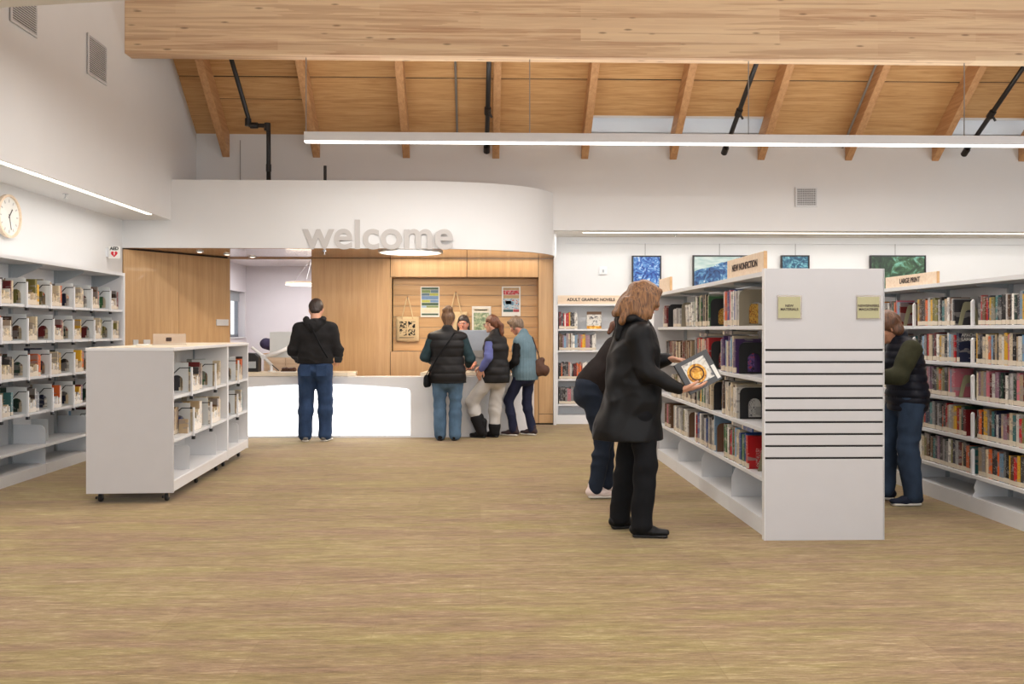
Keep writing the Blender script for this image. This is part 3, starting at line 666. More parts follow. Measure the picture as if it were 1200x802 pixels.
# ================================================================== SHELVING
BAY = 0.914
def bracket_mesh(name, prof, mat, th=0.004, hole=None):
    """profile in (depth, height), plate across y"""
    m = MB().prism(prof, -th / 2, th / 2, 'y')
    if hole: m.lathe([(0.014, -0.006), (0.014, 0.006)], (hole[0], 0, hole[1]), 12, 'y')
    return m.mesh(name, [mat])
def shelving(root, sg, xf, y0, nb, zs, ztop, ends=True, D=0.32, base_h=0.10, brk=0.10, base_prof=None, lip=0.028, canopy=True, back_x=None, brk_mat='white_metal', skip_brk=False, trim='white_metal', cbh=0.07):
    """one face of a range: front plane at x=xf, shelves reach to xf+sg*D; root sits at the world origin"""
    X = lambda d: xf + sg * d
    for b in range(nb):
        ya, yb = y0 + b * BAY + 0.003, y0 + (b + 1) * BAY - 0.003
        for z in zs:
            m = MB().box(X(0.0), X(D), ya, yb, z - lip, z)
            m.build('shelf', trim, root, bevel=0.002)
        MB().box(X(0.0), X(D), ya, yb, base_h - 0.02, base_h).build('base_shelf', trim, root)
        MB().box(X(0.0), X(0.012), ya, yb, 0.0, base_h - 0.02).build('kick_plate', trim, root)
        if canopy: MB().box(X(-0.01), X(D + 0.02), ya - 0.003, yb + 0.003, ztop - 0.032, ztop).build('canopy_top', trim, root)
        MB().box(X(D), X(D + 0.006), ya, yb, base_h, ztop - 0.04).build('back_panel', brk_mat, root)
    bp = [(0.02, 0.0), (D, 0.0), (D, brk), (0.06, brk), (0.02, brk * 0.72)]
    me = bracket_mesh('shelf_bracket', [(sg * a, z) for a, z in (bp if sg > 0 else bp[::-1])], brk_mat)
    me_b = None
    if base_prof: me_b = bracket_mesh('base_bracket', [(sg * a, z) for a, z in (base_prof if sg > 0 else base_prof[::-1])], brk_mat, hole=(sg * 0.16, 0.20))
    me_c = bracket_mesh('canopy_bracket', [(sg * a, z) for a, z in ([(D, -cbh), (D, -0.03), (0.04, -0.03), (0.04, -0.05)] if sg > 0 else [(D, -cbh), (D, -0.03), (0.04, -0.03), (0.04, -0.05)][::-1])], 'grey_metal')
    for b in range(nb + 1):
        y = y0 + b * BAY
        for z in ([] if skip_brk else zs):
            if 0 <= b: link('shelf_bracket', me, root, (xf, y, z))
        if me_b: link('base_bracket', me_b, root, (xf, y, 0))
        if canopy: link('canopy_bracket', me_c, root, (xf, y, ztop))
        MB().box(X(D - 0.03), X(D), y - 0.016, y + 0.016, 0, ztop - 0.03).build('upright', 'grey_metal', root)

# ------------------------------------------------ centre range: new materials, grey end panel towards the camera
CZ = [1.441, 1.077, 0.735, 0.397]
cr = thing('double_bookshelf', 'white double-sided bookshelf with grey slotted end panel, centre right', 'bookshelf', (0, 0, 0))
CP = [(0.02, 0.0), (0.32, 0.0), (0.32, 0.37), (0.07, 0.37), (0.02, 0.27)]
shelving(cr, 1, 1.935, 5.85, 4, CZ, 1.81, base_prof=CP, base_h=0.113, brk=0.05, skip_brk=True)
shelving(cr, -1, 2.665, 5.85, 4, CZ, 1.81, base_prof=CP, base_h=0.113, brk=0.05, skip_brk=True)
MB().box(1.90, 2.71, 9.51, 9.55, 0, 1.823).build('end_panel', 'end_panel_grey', cr, bevel=0.002)
ep = MB().box(1.905, 2.705, 5.815, 5.845, 0.0, 1.822).build('end_panel', 'groove_black', cr, label='grey end panel with ten dark horizontal grooves')
sl = [0.0, 0.551, 0.632, 0.711, 0.792, 0.872, 0.953, 1.034, 1.115, 1.195, 1.276, 1.823]
for i, (a, b) in enumerate(zip(sl, sl[1:])):
    MB().box(1.902, 2.711, 5.80, 5.815, a + (0.007 if i else 0), b - (0.007 if i < 10 else 0)).build('panel_board', 'end_panel_grey', ep, bevel=0.002)
MB().box(1.899, 1.905, 5.80, 5.85, 0, 1.823).build('panel_edge', 'white_laminate', ep); MB().box(2.706, 2.712, 5.80, 5.85, 0, 1.823).build('panel_edge', 'white_laminate', ep)
for x, tx, lb in ((1.99, 'NEW\nMATERIALS', 'small green plaque reading new materials, left on the grey end panel'), (2.525, 'NEWSPAPERS\nMAGAZINES', 'small green plaque reading newspapers magazines, right on the grey end panel')):
    p = thing('plaque', lb, 'sign', (x, 5.799, 1.49))
    MB().box(-0.006, 0.16, -0.006, 0, -0.008, 0.155).build('holder', 'acrylic', p); MB().box(0, 0.148, -0.009, -0.006, 0, 0.142).build('card', 'plaque_green', p)
    text('lettering', tx, 0.024, (0.074, -0.0095, 0.070), (R(90), 0, 0), 'lettering_dark', p, 0.0006, bold=0.0006)
def top_sign(x, y0, y1, z, h, words, label, size=0.07):
    s = thing('header_sign', label, 'sign', (x, y0, z))
    MB().box(0, 0.022, 0, y1 - y0, 0, h).build('sign_board', 'sign_wood', s, bevel=0.002)
    MB().box(-0.001, 0.023, -0.004, 0.0, 0, h).build('end_grain', 'maple_horizontal', s)
    if words: text('lettering', words, size, (-0.002, (y1 - y0) / 2, h / 2), (R(90), 0, R(-90)), 'lettering_dark', s, 0.001, bold=0.0015)
top_sign(1.95, 5.97, 6.86, 1.81, 0.145, 'NEW NONFICTION', 'pale wooden sign board lettered on top of the centre bookshelf, near end')
top_sign(1.95, 8.95, 9.5, 1.81, 0.15, '', 'pale wooden sign board on the centre bookshelf, far end beside red-brown hair')

XR = 'in the centre bookshelf'
rown = ['top shelf', 'second shelf', 'third shelf', 'lowest filled shelf']
mixp = ['white', 'cream', 'orange', 'light blue', 'white', 'light grey', 'bright red', 'green', 'white', 'blue', 'beige', 'charcoal', 'yellow', 'cream']
CG = [  # row: (near, far, bookend, bookend y, face picture, palette, height range, colour word)
 [(6.56, 6.98, 'tan', 6.54, 'art_warm', ['white', 'pink', 'light grey', 'blue', 'orange', 'white'], (0.26, 0.29)),
  (7.44, 7.92, 'round', 7.42, 'art_warm', ['green', 'white', 'light blue', 'cream', 'cream', 'black'], (0.25, 0.28)),
  (8.0, 8.28, None, 0, None, ['white', 'charcoal', 'light grey', 'white'], (0.20, 0.23)),
  (8.52, 8.8, 'tan', 8.50, 'art_dark', ['light grey', 'grey', 'light grey'], (0.17, 0.19)),
  (9.12, 9.3, 'round', 9.10, 'art_dark', ['dark red', 'cream', 'white', 'grey'], (0.20, 0.24))],
 [(6.64, 7.08, 'round', 6.60, 'art_purple', ['purple', 'cream', 'white', 'cream', 'light blue'], (0.24, 0.29)),
  (7.42, 7.92, 'round', 7.40, 'art_red', ['bright red', 'grey', 'light blue', 'dark green', 'white', 'cream'], (0.24, 0.27)),
  (8.05, 8.42, 'tan', 8.02, 'art_pale', ['beige', 'cream', 'dark red', 'brown', 'brown'], (0.22, 0.24)),
  (8.46, 8.98, None, 0, None, ['brown', 'dark red', 'brown', 'cream', 'brown'], (0.21, 0.23)),
  (9.05, 9.15, None, 0, None, ['charcoal', 'cream', 'dark red', 'brown'], (0.21, 0.24))],
 [(6.62, 7.06, 'round', 6.58, 'art_pale', ['white', 'dark brown', 'black', 'brown', 'grey', 'cream'], (0.23, 0.27)),
  (7.34, 7.86, 'round', 7.32, 'art_warm', ['cream', 'light grey', 'green', 'white', 'yellow', 'white', 'black'], (0.24, 0.26)),
  (7.94, 8.44, 'brown', 7.92, 'art_dark', ['dark brown', 'beige', 'charcoal', 'brown', 'cream'], (0.20, 0.24)),
  (8.5, 8.95, None, 0, None, ['white', 'light grey', 'olive', 'cream', 'brown'], (0.20, 0.24))],
 [(6.32, 6.98, 'olive', 6.22, 'art_red', ['bright red', 'light grey', 'blue', 'light blue', 'cream', 'white', 'charcoal', 'orange', 'green'], (0.23, 0.27)),
  (7.24, 7.98, 'brown', 7.22, 'art_green', ['light blue', 'blue', 'grey', 'cream', 'bright red', 'white', 'charcoal', 'light grey'], (0.24, 0.28)),
  (8.22, 8.80, 'brown', 8.20, 'art_warm', ['white', 'light grey', 'white', 'olive', 'grey'], (0.23, 0.26)),
  (8.98, 9.2, 'brown', 8.96, 'art_warm', ['brown', 'dark brown', 'pink', 'brown'], (0.22, 0.25))]]
kindword = {'tan': 'tan-grey', 'round': 'black rounded', 'brown': 'brown rounded', 'olive': 'olive tapering', 'grey': 'grey arched'}
NEWB = 0
for r, groups in enumerate(CG):
    k = 1; z = CZ[r] + 0.001
    for gi, (a, b, be, by, art, pal, hr) in enumerate(groups):
        s = a; first = True; k = 1; gw_ = ['nearest', 'second', 'third', 'fourth', 'farthest'][gi]
        i = random.randrange(3)
        while True:
            t = random.choice((0.018, 0.024, 0.032, 0.04))
            if s + t > b: break
            c = pal[0] if first else random.choice(pal + [pal[-1]]); h = random.uniform(*hr); d = random.uniform(0.19, 0.235)
            if first and r == 3 and gi == 1: h = 0.30
            o = put_book('new_book', BOOK, (1.95 + random.uniform(-0.004, 0.01), s, z), 0, t * 0.96, d, h, c,
                         '%s %s book, %s in the %s group, %s, centre bookshelf' % (thickword(t), c, ORD[k - 1], gw_, rown[r]), 'books on the %s of the centre bookshelf' % rown[r])
            if r == 0 and gi == 2: o.location.z += 0.009
            if first and art:
                f = MB().box(0.06 / d * 1.0, 0.06 / d + 0.085 / d, -0.02, 0, 0.06, 0.62); f.build('cover_picture', art, o)
            s += t; k += 1; first = False
            if r == 0 and gi == 2: s += 0.045; o.rotation_euler = (R(-12), 0, 0)
        if be:
            bookend(be, (2.08, by, z), 0, '%s bookend holding %s of books, %s of the centre bookshelf' % (kindword[be], ['nearest group', 'second group', 'third group', 'fourth group', 'farthest group'][gi], rown[r]), 'bookends in the centre bookshelf', sc=1.08 if be != 'tan' or gi else 1.25)
# books lying flat on the rows
for y, z, c, hh, lb in ((6.70, 0.735 + 0.275, 'black', 0.03, 'black book lying flat on top of the third-shelf books near the end panel'), (6.72, 0.735 + 0.307, 'bright red', 0.016, 'slim red book lying flat, topmost above the third-shelf books'),
                 (6.75, 1.077 + 0.295, 'navy', 0.03, 'navy book lying flat above the second-shelf books by the purple one'), (7.5, 1.077 + 0.275, 'navy', 0.028, 'navy book lying flat above the second-shelf books, farther group'),
                 (6.5, 0.397 + 0.275, 'grey', 0.028, 'grey book lying flat on the lowest row nearest the end panel'), (6.24, 0.397 + 0.272, 'blue', 0.03, 'blue book lying flat over the red-covered book on the lowest filled row')):
    o = put_book('new_book', BOOK, (1.955, y + 0.15, z + hh + 0.001), 0, hh, 0.21, 0.26, c, lb, 'books lying flat in the centre bookshelf'); o.rotation_euler = (R(-90), 0, 0); o.location = (1.955, y, z + 0.001); o.rotation_euler = (R(90), 0, 0); o.location = (1.955, y + 0.26, z + 0.002)

# ------------------------------------------------ right range: large print
RZ = [1.447, 1.151, 0.867, 0.573, 0.291]
rr = thing('large_print_bookshelf', 'long white bookshelf filled with large print books at the right edge', 'bookshelf', (0, 0, 0))
shelving(rr, 1, 3.80, 6.672 - 2 * BAY, 5, RZ, 1.80, base_h=0.12, brk=0.06, skip_brk=True, base_prof=[(0.0, 0.0), (0.32, 0), (0.32, 0.27), (0.05, 0.27), (0.02, 0.19), (0.03, 0.16), (0.0, 0.10)])
MB().box(3.78, 4.14, 9.416, 9.45, 0, 1.82).build('end_panel', 'end_panel_grey', rr)
MB().box(4.14, 4.16, 4.85, 9.416, 0, 1.80).build('rear_panel', 'end_panel_grey', rr)
fm = MB().prism([(0.0, 0), (0.02, 0), (0.02, 0.19), (0.012, 0.2), (0.0, 0.185)], -0.012, 0.012, 'y').mesh('shelf_divider', ['white_laminate'])
for b in range(1, 5):
    for z in RZ: link('shelf_divider', fm, rr, (3.805, 6.672 - 2 * BAY + b * BAY + 0.005, z))
top_sign(3.83, 7.24, 8.17, 1.80, 0.105, 'LARGE PRINT', 'pale wooden sign board reading large print on the right bookshelf', 0.062)
lp = ['cream', 'white', 'beige', 'charcoal', 'black', 'grey', 'dark red', 'bright red', 'orange', 'brown', 'olive', 'light blue', 'navy', 'mauve', 'pink', 'light grey', 'dark green', 'dark brown', 'yellow', 'teal', 'cream', 'grey', 'charcoal', 'beige', 'white', 'black']
rwn = ['top shelf', 'second shelf', 'third shelf', 'fourth shelf', 'lowest filled shelf']
LPN = 0; rest = MB()
for bi, (ys, bw) in enumerate(((6.672, 'middle bay'), (5.758, 'nearest bay'), (7.586, 'far bay'))):
    for r, z in enumerate(RZ):
        a = ys + (0.27 if r < 3 and bw != 'nearest bay' else (0.12 if r == 3 and bw != 'nearest bay' else 0.02)); s = a = a + (0.008 if bw != 'x' else 0); k = 1
        if bw == 'nearest bay': s = a = 5.96
        while True:
            t = random.choice((0.022, 0.028, 0.034, 0.04, 0.046)); fe = ys + BAY - 0.012
            if s + t > fe: break
            c = random.choice(lp)
            h = random.uniform(0.205, 0.238)
            if LPN < 300:
                put_book('large_print_book', BOOK, (3.825 + random.uniform(-0.004, 0.006), s, z + 0.001), 0, t * 0.96, random.uniform(0.15, 0.165), h, c,
                     '%s %s book, %s from near end, %s, %s, large print' % (thickword(t), c, ORD[k - 1], rwn[r], bw), 'large print books on the %s, %s' % (rwn[r], bw)); LPN += 1
            else:
                rest.mat(random.randrange(6)).box(3.825, 3.98, s, s + t * 0.96, z + 0.001, z + h).mat(6).box(3.8235, 3.825, s + 0.001, s + t * 0.96 - 0.001, z + 0.005, z + 0.04)
            s += t; k += 1
        if bw != 'nearest bay' and r < 4:
            bookend('olive', (3.925, a - (0.03 if r < 3 else 0.07), z + 0.001), 0, 'olive tapering bookend on the %s, %s of the large print shelves' % (rwn[r], bw), 'olive bookends in the large print shelves', sc=1.0 if r else 1.05)
for q_, c_ in enumerate(('navy', 'dark red', 'beige', 'charcoal', 'white', 'orange')): flat('far_book_%d' % q_, srgb(*PAL[c_]), 0.5)
if rest.v: o = rest.build('large_print_book_block', ['far_book_%d' % q_ for q_ in range(6)] + ['cream_top']); tag(o, 'farthest large print books half hidden behind the grey end panel', 'book', None, 'stuff')
o = put_book('large_print_book', BOOK, (3.83, 6.90, 1.152), 0, 0.034, 0.16, 0.235, 'navy', 'navy large print book with white title, cover turned out behind the olive bookend', 'large print books on the second shelf, middle bay')
text('cover_title', 'APACHE\nLAMENT', 0.034, (3.915, 6.898, 1.352), (R(90), 0, 0), 'paper_white', None, 0.0005, bold=0.0008); ct = bpy.data.objects['cover_title']; ct.parent = o; ct.matrix_parent_inverse = Matrix.LocRotScale(o.location, o.rotation_euler, o.scale).inverted()

# ------------------------------------------------ left wall range
LZ = [1.650, 1.312, 0.968, 0.628, 0.292]
lr = thing('wall_bookshelf', 'tall white bookshelf along the left wall with grey backing', 'bookshelf', (0, 0, 0))
LY0 = 10.52 - 4 * BAY
shelving(lr, -1, -4.25, LY0, 4, LZ, 2.085, D=0.36, base_h=0.10, brk=0.05, lip=0.026, skip_brk=True, cbh=0.2)
MB().box(-4.64, -4.235, 10.525, 10.55, 0, 2.09).build('end_panel', 'white_laminate', lr, bevel=0.002)
cb = MB().prism([(-0.34, 0), (-0.02, 0), (-0.02, 0.15), (-0.06, 0.19), (-0.34, 0.19)], -0.003, 0.003, 'y').mesh('shelf_end_plate', ['clear_plate'])
for b in range(4):
    for z in (0.292, 0.10): link('shelf_end_plate', cb, lr, (-4.25, LY0 + b * BAY + 0.02, z))
warm = ['beige', 'brown', 'orange', 'cream', 'dark brown', 'yellow', 'dark red', 'cream', 'charcoal', 'teal', 'olive', 'cream']
SMN = [0]
def mixed_run(ofs_fn, rz, s0, s1, z, where, group, seed, tall_first=None, hh=(0.15, 0.2), low_h=(0.095, 0.13), low_in=(0.0, 0.62)):
    """taller books at the back of the shelf, slim cream-labelled booklets standing in front of them"""
    random.seed(seed); s = s0; k = 1
    while s < s1:
        t = random.choice((0.016, 0.022, 0.03, 0.038)); 
        if s + t > s1: break
        c = tall_first if (k == 1 and tall_first) else random.choice(warm); x, y = ofs_fn(s + t - 0.03, 0.085 if (s - s0) < (low_in[1] + 0.04) * (s1 - s0) else 0.015)
        h = random.uniform(*hh) * (1.12 if k == 1 else 1)
        put_book('storybook', BOOK, (x, y, z + 0.001), rz, t * 0.96, 0.17, min(h, 0.27), c, '%s %s book, %s in back, %s' % (thickword(t), c, ORD[k - 1], where), group)
        s += t; k += 1
    a, b = s0 + (s1 - s0) * low_in[0], s0 + (s1 - s0) * low_in[1]; s = a; k = 1
    while s < b:
        t = random.choice((0.02, 0.026, 0.034)); x, y = ofs_fn(s + t - 0.03, 0.0)
        put_book('booklet', BOOKL, (x, y, z + 0.001), rz, t * 0.97, 0.078, random.uniform(*low_h) * random.choice((1, 1, 1, 1.25)), random.choice(('cream', 'cream', 'white', 'beige', 'cream')),
                 'low cream booklet, %s in front row, %s' % (ORD[k - 1], where), group)
        s += t; k += 1
def left_ofs(s, d): return (-4.25 - d, s)     # books are turned by 180 degrees: thickness runs towards -y
lw = ['top shelf', 'second shelf', 'third shelf', 'fourth shelf']
bend_cols = ['charcoal', 'olive', 'teal', 'navy', 'green', 'dark green', 'dark red', 'black', 'brown']
for r in range(4):
    for b in range(1, 4):
        yb0 = LY0 + b * BAY
        bw = ['', 'front bay', 'middle bay', 'far bay'][b]
        for g, (fa, fb) in enumerate(((0.10, 0.37), (0.56, 0.83))):
            random.seed(100 + r * 31 + b * 7 + g)
            jit = random.uniform(-0.03, 0.02); a, e = yb0 + fa + jit, yb0 + fb + jit
            if r % 2: a += 0.02
            where = '%s, %s of %s, left wall' % (lw[r], ('near half', 'far half')[g], bw)
            mixed_run(lambda s, d: (-4.25 - d, s + 0.03), R(180), a, e, LZ[r], where, 'books in the %s' % where, 500 + r * 40 + b * 5 + g, random.choice(bend_cols), hh=(0.175, 0.235) if r else (0.19, 0.25), low_h=(0.085, 0.12))
            bookend('grey', (-4.34, a - 0.02, LZ[r] + 0.001), 0, 'grey arched bookend on the %s' % where, 'grey arched bookends on the left wall shelves', post=0.095, sc=1.1)
# lowest row keeps only blue and yellow-green books at the far end
random.seed(77)
mixed_run(lambda s, d: (-4.25 - d, s + 0.03), R(180), 9.70, 10.0, LZ[4], 'bottom row, far bay, left wall shelves', 'books in the bottom row of the left wall shelves', 78, 'light blue', hh=(0.2, 0.26), low_in=(0.6, 0.9))
bookend('grey', (-4.37, 9.67, LZ[4] + 0.001), 0, 'grey arched bookend in front of the blue books on the bottom row, left wall shelves', 'grey arched bookends on the left wall shelves', post=0.095, sc=1.1)
bookend('grey', (-4.42, 8.9, LZ[4] + 0.001), 0, 'grey bookend standing alone on the emptied fifth shelf, left wall', 'grey arched bookends on the left wall shelves')

# ------------------------------------------------ mobile double-sided carts, slightly turned
def cart(nb, loc, rz, label, casters, name='mobile_book_cart', near_panel=True):
    c = thing(name, label, 'book cart', loc, rz)
    L = nb * 0.885 + 0.04; W = 0.69
    pieces = [(0, 0.022, 'end_panel')] + [(L - 0.022, L, 'end_panel')]
    for a, b, n in pieces: MB().box(-W, 0, a, b, 0.082, 1.24).build(n, 'end_panel_grey' if (a == 0 and near_panel) else 'white_laminate', c, bevel=0.002)
    MB().box(-W - 0.004, 0.006, -0.002, L + 0.002, 1.24, 1.266).build('top', 'white_laminate', c, bevel=0.003)
    MB().box(-W + 0.02, -0.02, 0.02, L - 0.02, 1.266, 1.270).build('top_inlay', 'cream_top', c)
    MB().box(-W / 2 - 0.006, -W / 2 + 0.006, 0.022, L - 0.022, 0.18, 1.24).build('spine_panel', 'white_metal', c)
    MB().box(-W + 0.01, -0.008, 0.022, L - 0.022, 0.165, 0.182).build('base_shelf', 'white_laminate', c)
    for sx in (-W, -0.018): MB().box(sx + 0.002, sx + 0.016, 0.022, L - 0.022, 0.09, 0.175).build('base_rail', 'white_laminate', c)
    for s in range(2):
        x0, x1 = (-W / 2 + 0.006, -0.008) if s == 0 else (-W + 0.008, -W / 2 - 0.006)
        for z in (0.867, 0.511):
            for b in range(nb): MB().box(x0, x1, 0.024 + b * (L - 0.04) / nb, 0.018 + (b + 1) * (L - 0.04) / nb, z - 0.026, z).build('shelf', 'white_metal', c, bevel=0.002)
    for b in range(1, nb + 1):
        y = 0.01 + b * (L - 0.02) / nb - 0.008
        for z in (0.183,): MB().prism([(-W / 2, 0), (-0.04, 0), (-0.04, 0.19), (-0.06, 0.21), (-W / 2, 0.21)], y - 0.3, y - 0.295, 'y').build('bracket_plate', 'white_metal', c, (0, 0, z))
        MB().box(-W / 2, -W / 2 + 0.02, y - 0.02, y, 0.18, 1.24).build('upright', 'grey_metal', c)
    for (x, y) in casters:
        k = MB().lathe([(0.034, -0.012), (0.038, -0.008), (0.038, 0.008), (0.034, 0.012)], (0, 0, 0), 16, 'x').build('caster', 'rubber', c, (x, y, 0.038))
        MB().box(-0.02, 0.02, -0.02, 0.03, 0.036, 0.046).box(0.014, 0.018, -0.014, 0.014, -0.008, 0.04).box(-0.018, -0.014, -0.014, 0.014, -0.008, 0.04).build('caster_fork', 'chrome', k)
        MB().box(-0.03, -0.018, -0.04, -0.02, -0.01, 0.01).build('brake_tab', 'rubber', k)
    return c
CRZ = R(2.4); CO = Vector((-2.502, 7.2, 0))
c1 = cart(2, CO, CRZ, 'long white rolling book cart with blank grey end facing the camera', [(-0.08, 0.1), (-0.61, 0.1), (-0.08, 0.95), (-0.61, 0.95), (-0.08, 1.66), (-0.61, 1.66)])
dy = Vector((-math.sin(CRZ), math.cos(CRZ), 0)); dx_ = Vector((math.cos(CRZ), math.sin(CRZ), 0))
c2 = cart(1, CO + dy * 1.82, CRZ, 'short white rolling book cart parked behind the long one', [(-0.08, 0.12), (-0.61, 0.12), (-0.08, 0.80), (-0.61, 0.80)], near_panel=False)
def cart_at(x, y, z): p = CO + dx_ * x + dy * y; return (p.x, p.y, z)
cgrp = [(0.867, 0.50, 1.0, 'charcoal', 'upper shelf, near half'), (0.867, 1.30, 1.68, 'green', 'upper shelf, far half'), (0.511, 0.56, 1.0, 'blue', 'lower shelf, near half'), (0.511, 1.14, 1.66, 'cream', 'lower shelf, far half'),
        (0.867, 2.24, 2.62, 'charcoal', 'upper shelf'), (0.511, 2.20, 2.62, 'navy', 'lower shelf')]
mixed_run(lambda s, d: cart_at(-0.02 - d, s + 0.03, 0)[:2], R(180) + CRZ, 0.30, 0.50, 0.511, 'front end of lower shelf, long cart', 'books at the front end of the lower shelf, long cart', 950, 'blue', hh=(0.2, 0.24), low_in=(0.9, 0.95))
for i, (z, a, b, tc, wh) in enumerate(cgrp):
    cn = 'long cart' if a < 1.8 else 'short cart'
    where = '%s of %s' % (wh, cn)
    mixed_run(lambda s, d: cart_at(-0.02 - d, s + 0.03, 0)[:2], R(180) + CRZ, a + 0.03, b, z, where, 'books on the %s' % where, 900 + i, tc, hh=(0.2, 0.25), low_h=(0.10, 0.145), low_in=(0.08, 0.66))
    bookend('grey', cart_at(-0.12, a, z + 0.001), CRZ, 'grey arched bookend on the %s' % where, 'grey arched bookends on the rolling carts', post=0.11, sc=1.15)
# things on the cart tops
a = thing('sign_holder', 'clear acrylic sign holder with a small dark tag on the rolling cart', 'sign holder', (-2.92, 8.3, 1.27), R(2))
MB().box(-0.15, 0.15, 0, 0.006, 0.004, 0.105).build('acrylic_sheet', 'acrylic', a); MB().box(-0.15, 0.15, -0.03, 0.04, 0, 0.005).build('foot', 'acrylic', a)
MB().box(-0.03, 0.02, -0.003, 0, 0.035, 0.07).build('tag', 'lettering_dark', a)
o = MB().lathe([(0.05, 0), (0.055, 0.006), (0.05, 0.014)], (-3.02, 7.9, 1.27), 20).build('coaster', 'paper_white'); tag(o, 'small flat white disc lying on the rolling cart top', 'disc')

# ------------------------------------------------ graphic novel case against the alcove wall
GZ = [1.426, 1.105, 0.674, 0.30]
gc = thing('graphic_novel_bookcase', 'narrow white bookcase under a wooden adult graphic novels sign', 'bookcase', (1.15, 13.08, 0))
MB().box(-0.02, 0.012, 0, 0.3, 0, 1.80).build('side_panel', 'white_laminate', gc); MB().box(0.92, 0.945, 0, 0.3, 0, 1.80).build('side_panel', 'white_laminate', gc)
MB().box(0.012, 0.92, 0.285, 0.3, 0, 1.80).build('back_panel', 'white_metal', gc); MB().box(-0.02, 0.945, -0.005, 0.3, 1.775, 1.80).build('top', 'white_laminate', gc)
for z in GZ: MB().box(0.012, 0.92, 0.0, 0.285, z - 0.025, z).build('shelf', 'white_laminate', gc)
MB().box(0.012, 0.92, 0.0, 0.285, 0.10, 0.13).build('base_shelf', 'white_laminate', gc); MB().box(0.012, 0.92, 0.0, 0.01, 0, 0.10).build('kick_plate', 'white_laminate', gc)
s = thing('header_sign', 'pale wooden sign board reading adult graphic novels above the narrow bookcase', 'sign', (1.16, 13.09, 1.80))
MB().box(0, 0.94, 0, 0.02, 0, 0.13).build('sign_board', 'sign_wood', s, bevel=0.002)
text('lettering', 'ADULT GRAPHIC NOVELS', 0.062, (0.50, -0.002, 0.065), (R(90), 0, 0), 'lettering_dark', s, 0.001, bold=0.0018)
GP = [(['dark red', 'teal', 'bright red', 'bright red', 'yellow', 'dark brown', 'charcoal', 'white', 'white'], 0.03, 0.30), (['brown', 'mauve', 'cream', 'white', 'light blue', 'orange', 'yellow', 'mauve', 'charcoal', 'white'], 0.03, 0.58),
      (['black', 'yellow', 'dark red', 'orange', 'white', 'charcoal', 'light grey'], 0.03, 0.62), (['black', 'pink', 'charcoal', 'bright red', 'cream', 'grey'], 0.03, 0.66)]
gw = ['top shelf', 'second shelf', 'third shelf', 'bottom shelf']
for r, (pal, a, b) in enumerate(GP):
    random.seed(300 + r); sx = a; k = 1
    while sx < b:
        t = random.choice((0.018, 0.024, 0.032)); c = pal[min(len(pal) - 1, int((sx - a) / (b - a) * len(pal)))] if random.random() < 0.7 else random.choice(pal)
        put_book('graphic_novel', BOOK, (1.15 + sx + t, 13.10, GZ[r] + 0.001), R(90), t * 0.96, 0.17, random.uniform(0.22, 0.26), c, '%s %s spine, %s from the left, %s, graphic novel bookcase' % (thickword(t), c, ORD[k - 1], gw[r]), 'graphic novels on the %s' % gw[r])
        sx += t; k += 1
o = thing('displayed_book', 'grey patterned book with brown and gold bands facing out on graphic novel top shelf', 'book', (1.60, 13.12, 1.428))
MB().box(0, 0.22, 0, 0.02, 0, 0.26).build('cover', 'art_pale', o); MB().box(0, 0.22, -0.001, 0.0, 0.215, 0.26).build('top_band', 'bookend_brown', o); MB().box(0, 0.22, -0.001, 0, 0, 0.045).build('bottom_band', 'art_gold', o)

# ================================================================== WELCOME DESK
dk = thing('welcome_desk', 'long white curved welcome desk with a glowing backlit front', 'desk', (0, 0, 0))
cpath = [(a[0], a[1]) for a in catmull([(-3.55, 11.5, 0), (-2.4, 11.5, 0), (-1.2, 11.5, 0), (-0.6, 11.5, 0), (-0.12, 11.56, 0), (0.28, 11.76, 0), (0.56, 12.06, 0), (0.72, 12.4, 0), (0.78, 12.7, 0), (0.79, 12.96, 0)], 6)]
MB().sheet(cpath, 0.0, 0.765, 0.05).build('front_panel', 'white_laminate', dk, smooth=False)
MB().sheet([(x, y - 0.0) for x, y in cpath], 0.765, 0.795, 0.30).build('ledge', 'white_laminate', dk)
MB().sheet([(x, y + 0.03) for x, y in cpath[:-1]], 0.0, 0.03, 0.04).build('plinth', 'groove_black', dk)
gl = []
def rr_(cx, cz, r, a0, a1): return [(cx + r * math.cos(R(a)), cz + r * math.sin(R(a))) for a in range(a0, a1 + 1, 15)]
gl = [(-3.5, 0.03)] + [(-0.92, 0.03)] + rr_(-0.98, 0.58, 0.06, 0, 90) + [(-1.3, 0.665), (-1.7, 0.69), (-2.1, 0.70), (-2.5, 0.69), (-2.9, 0.665), (-3.5, 0.63)]  # arched top puts the falloff of the panel's light into its outline
MB().prism(gl, 11.492, 11.50, 'y').build('backlit_panel', 'backlit_panel', dk, label='glowing white translucent panel')
for x0, x1 in ((-3.12, -1.66), (-0.80, 0.42)):
    MB().prism([(x0, 11.64), (x1 - 0.10, 11.64), (x1, 11.72), (x1 - 0.04, 12.15), (x0, 12.15)] if x0 < -2 else [(x0, 11.66), (x0 + 0.5, 11.66), (x1, 12.0), (x1, 12.3), (x0 + 0.06, 12.2)], 0.80, 0.845).build('worktop', 'cream_top', dk, bevel=0.003)
MB().box(-3.5, 0.3, 12.10, 12.14, 0, 0.72).build('modesty_panel', 'maple_horizontal', dk)

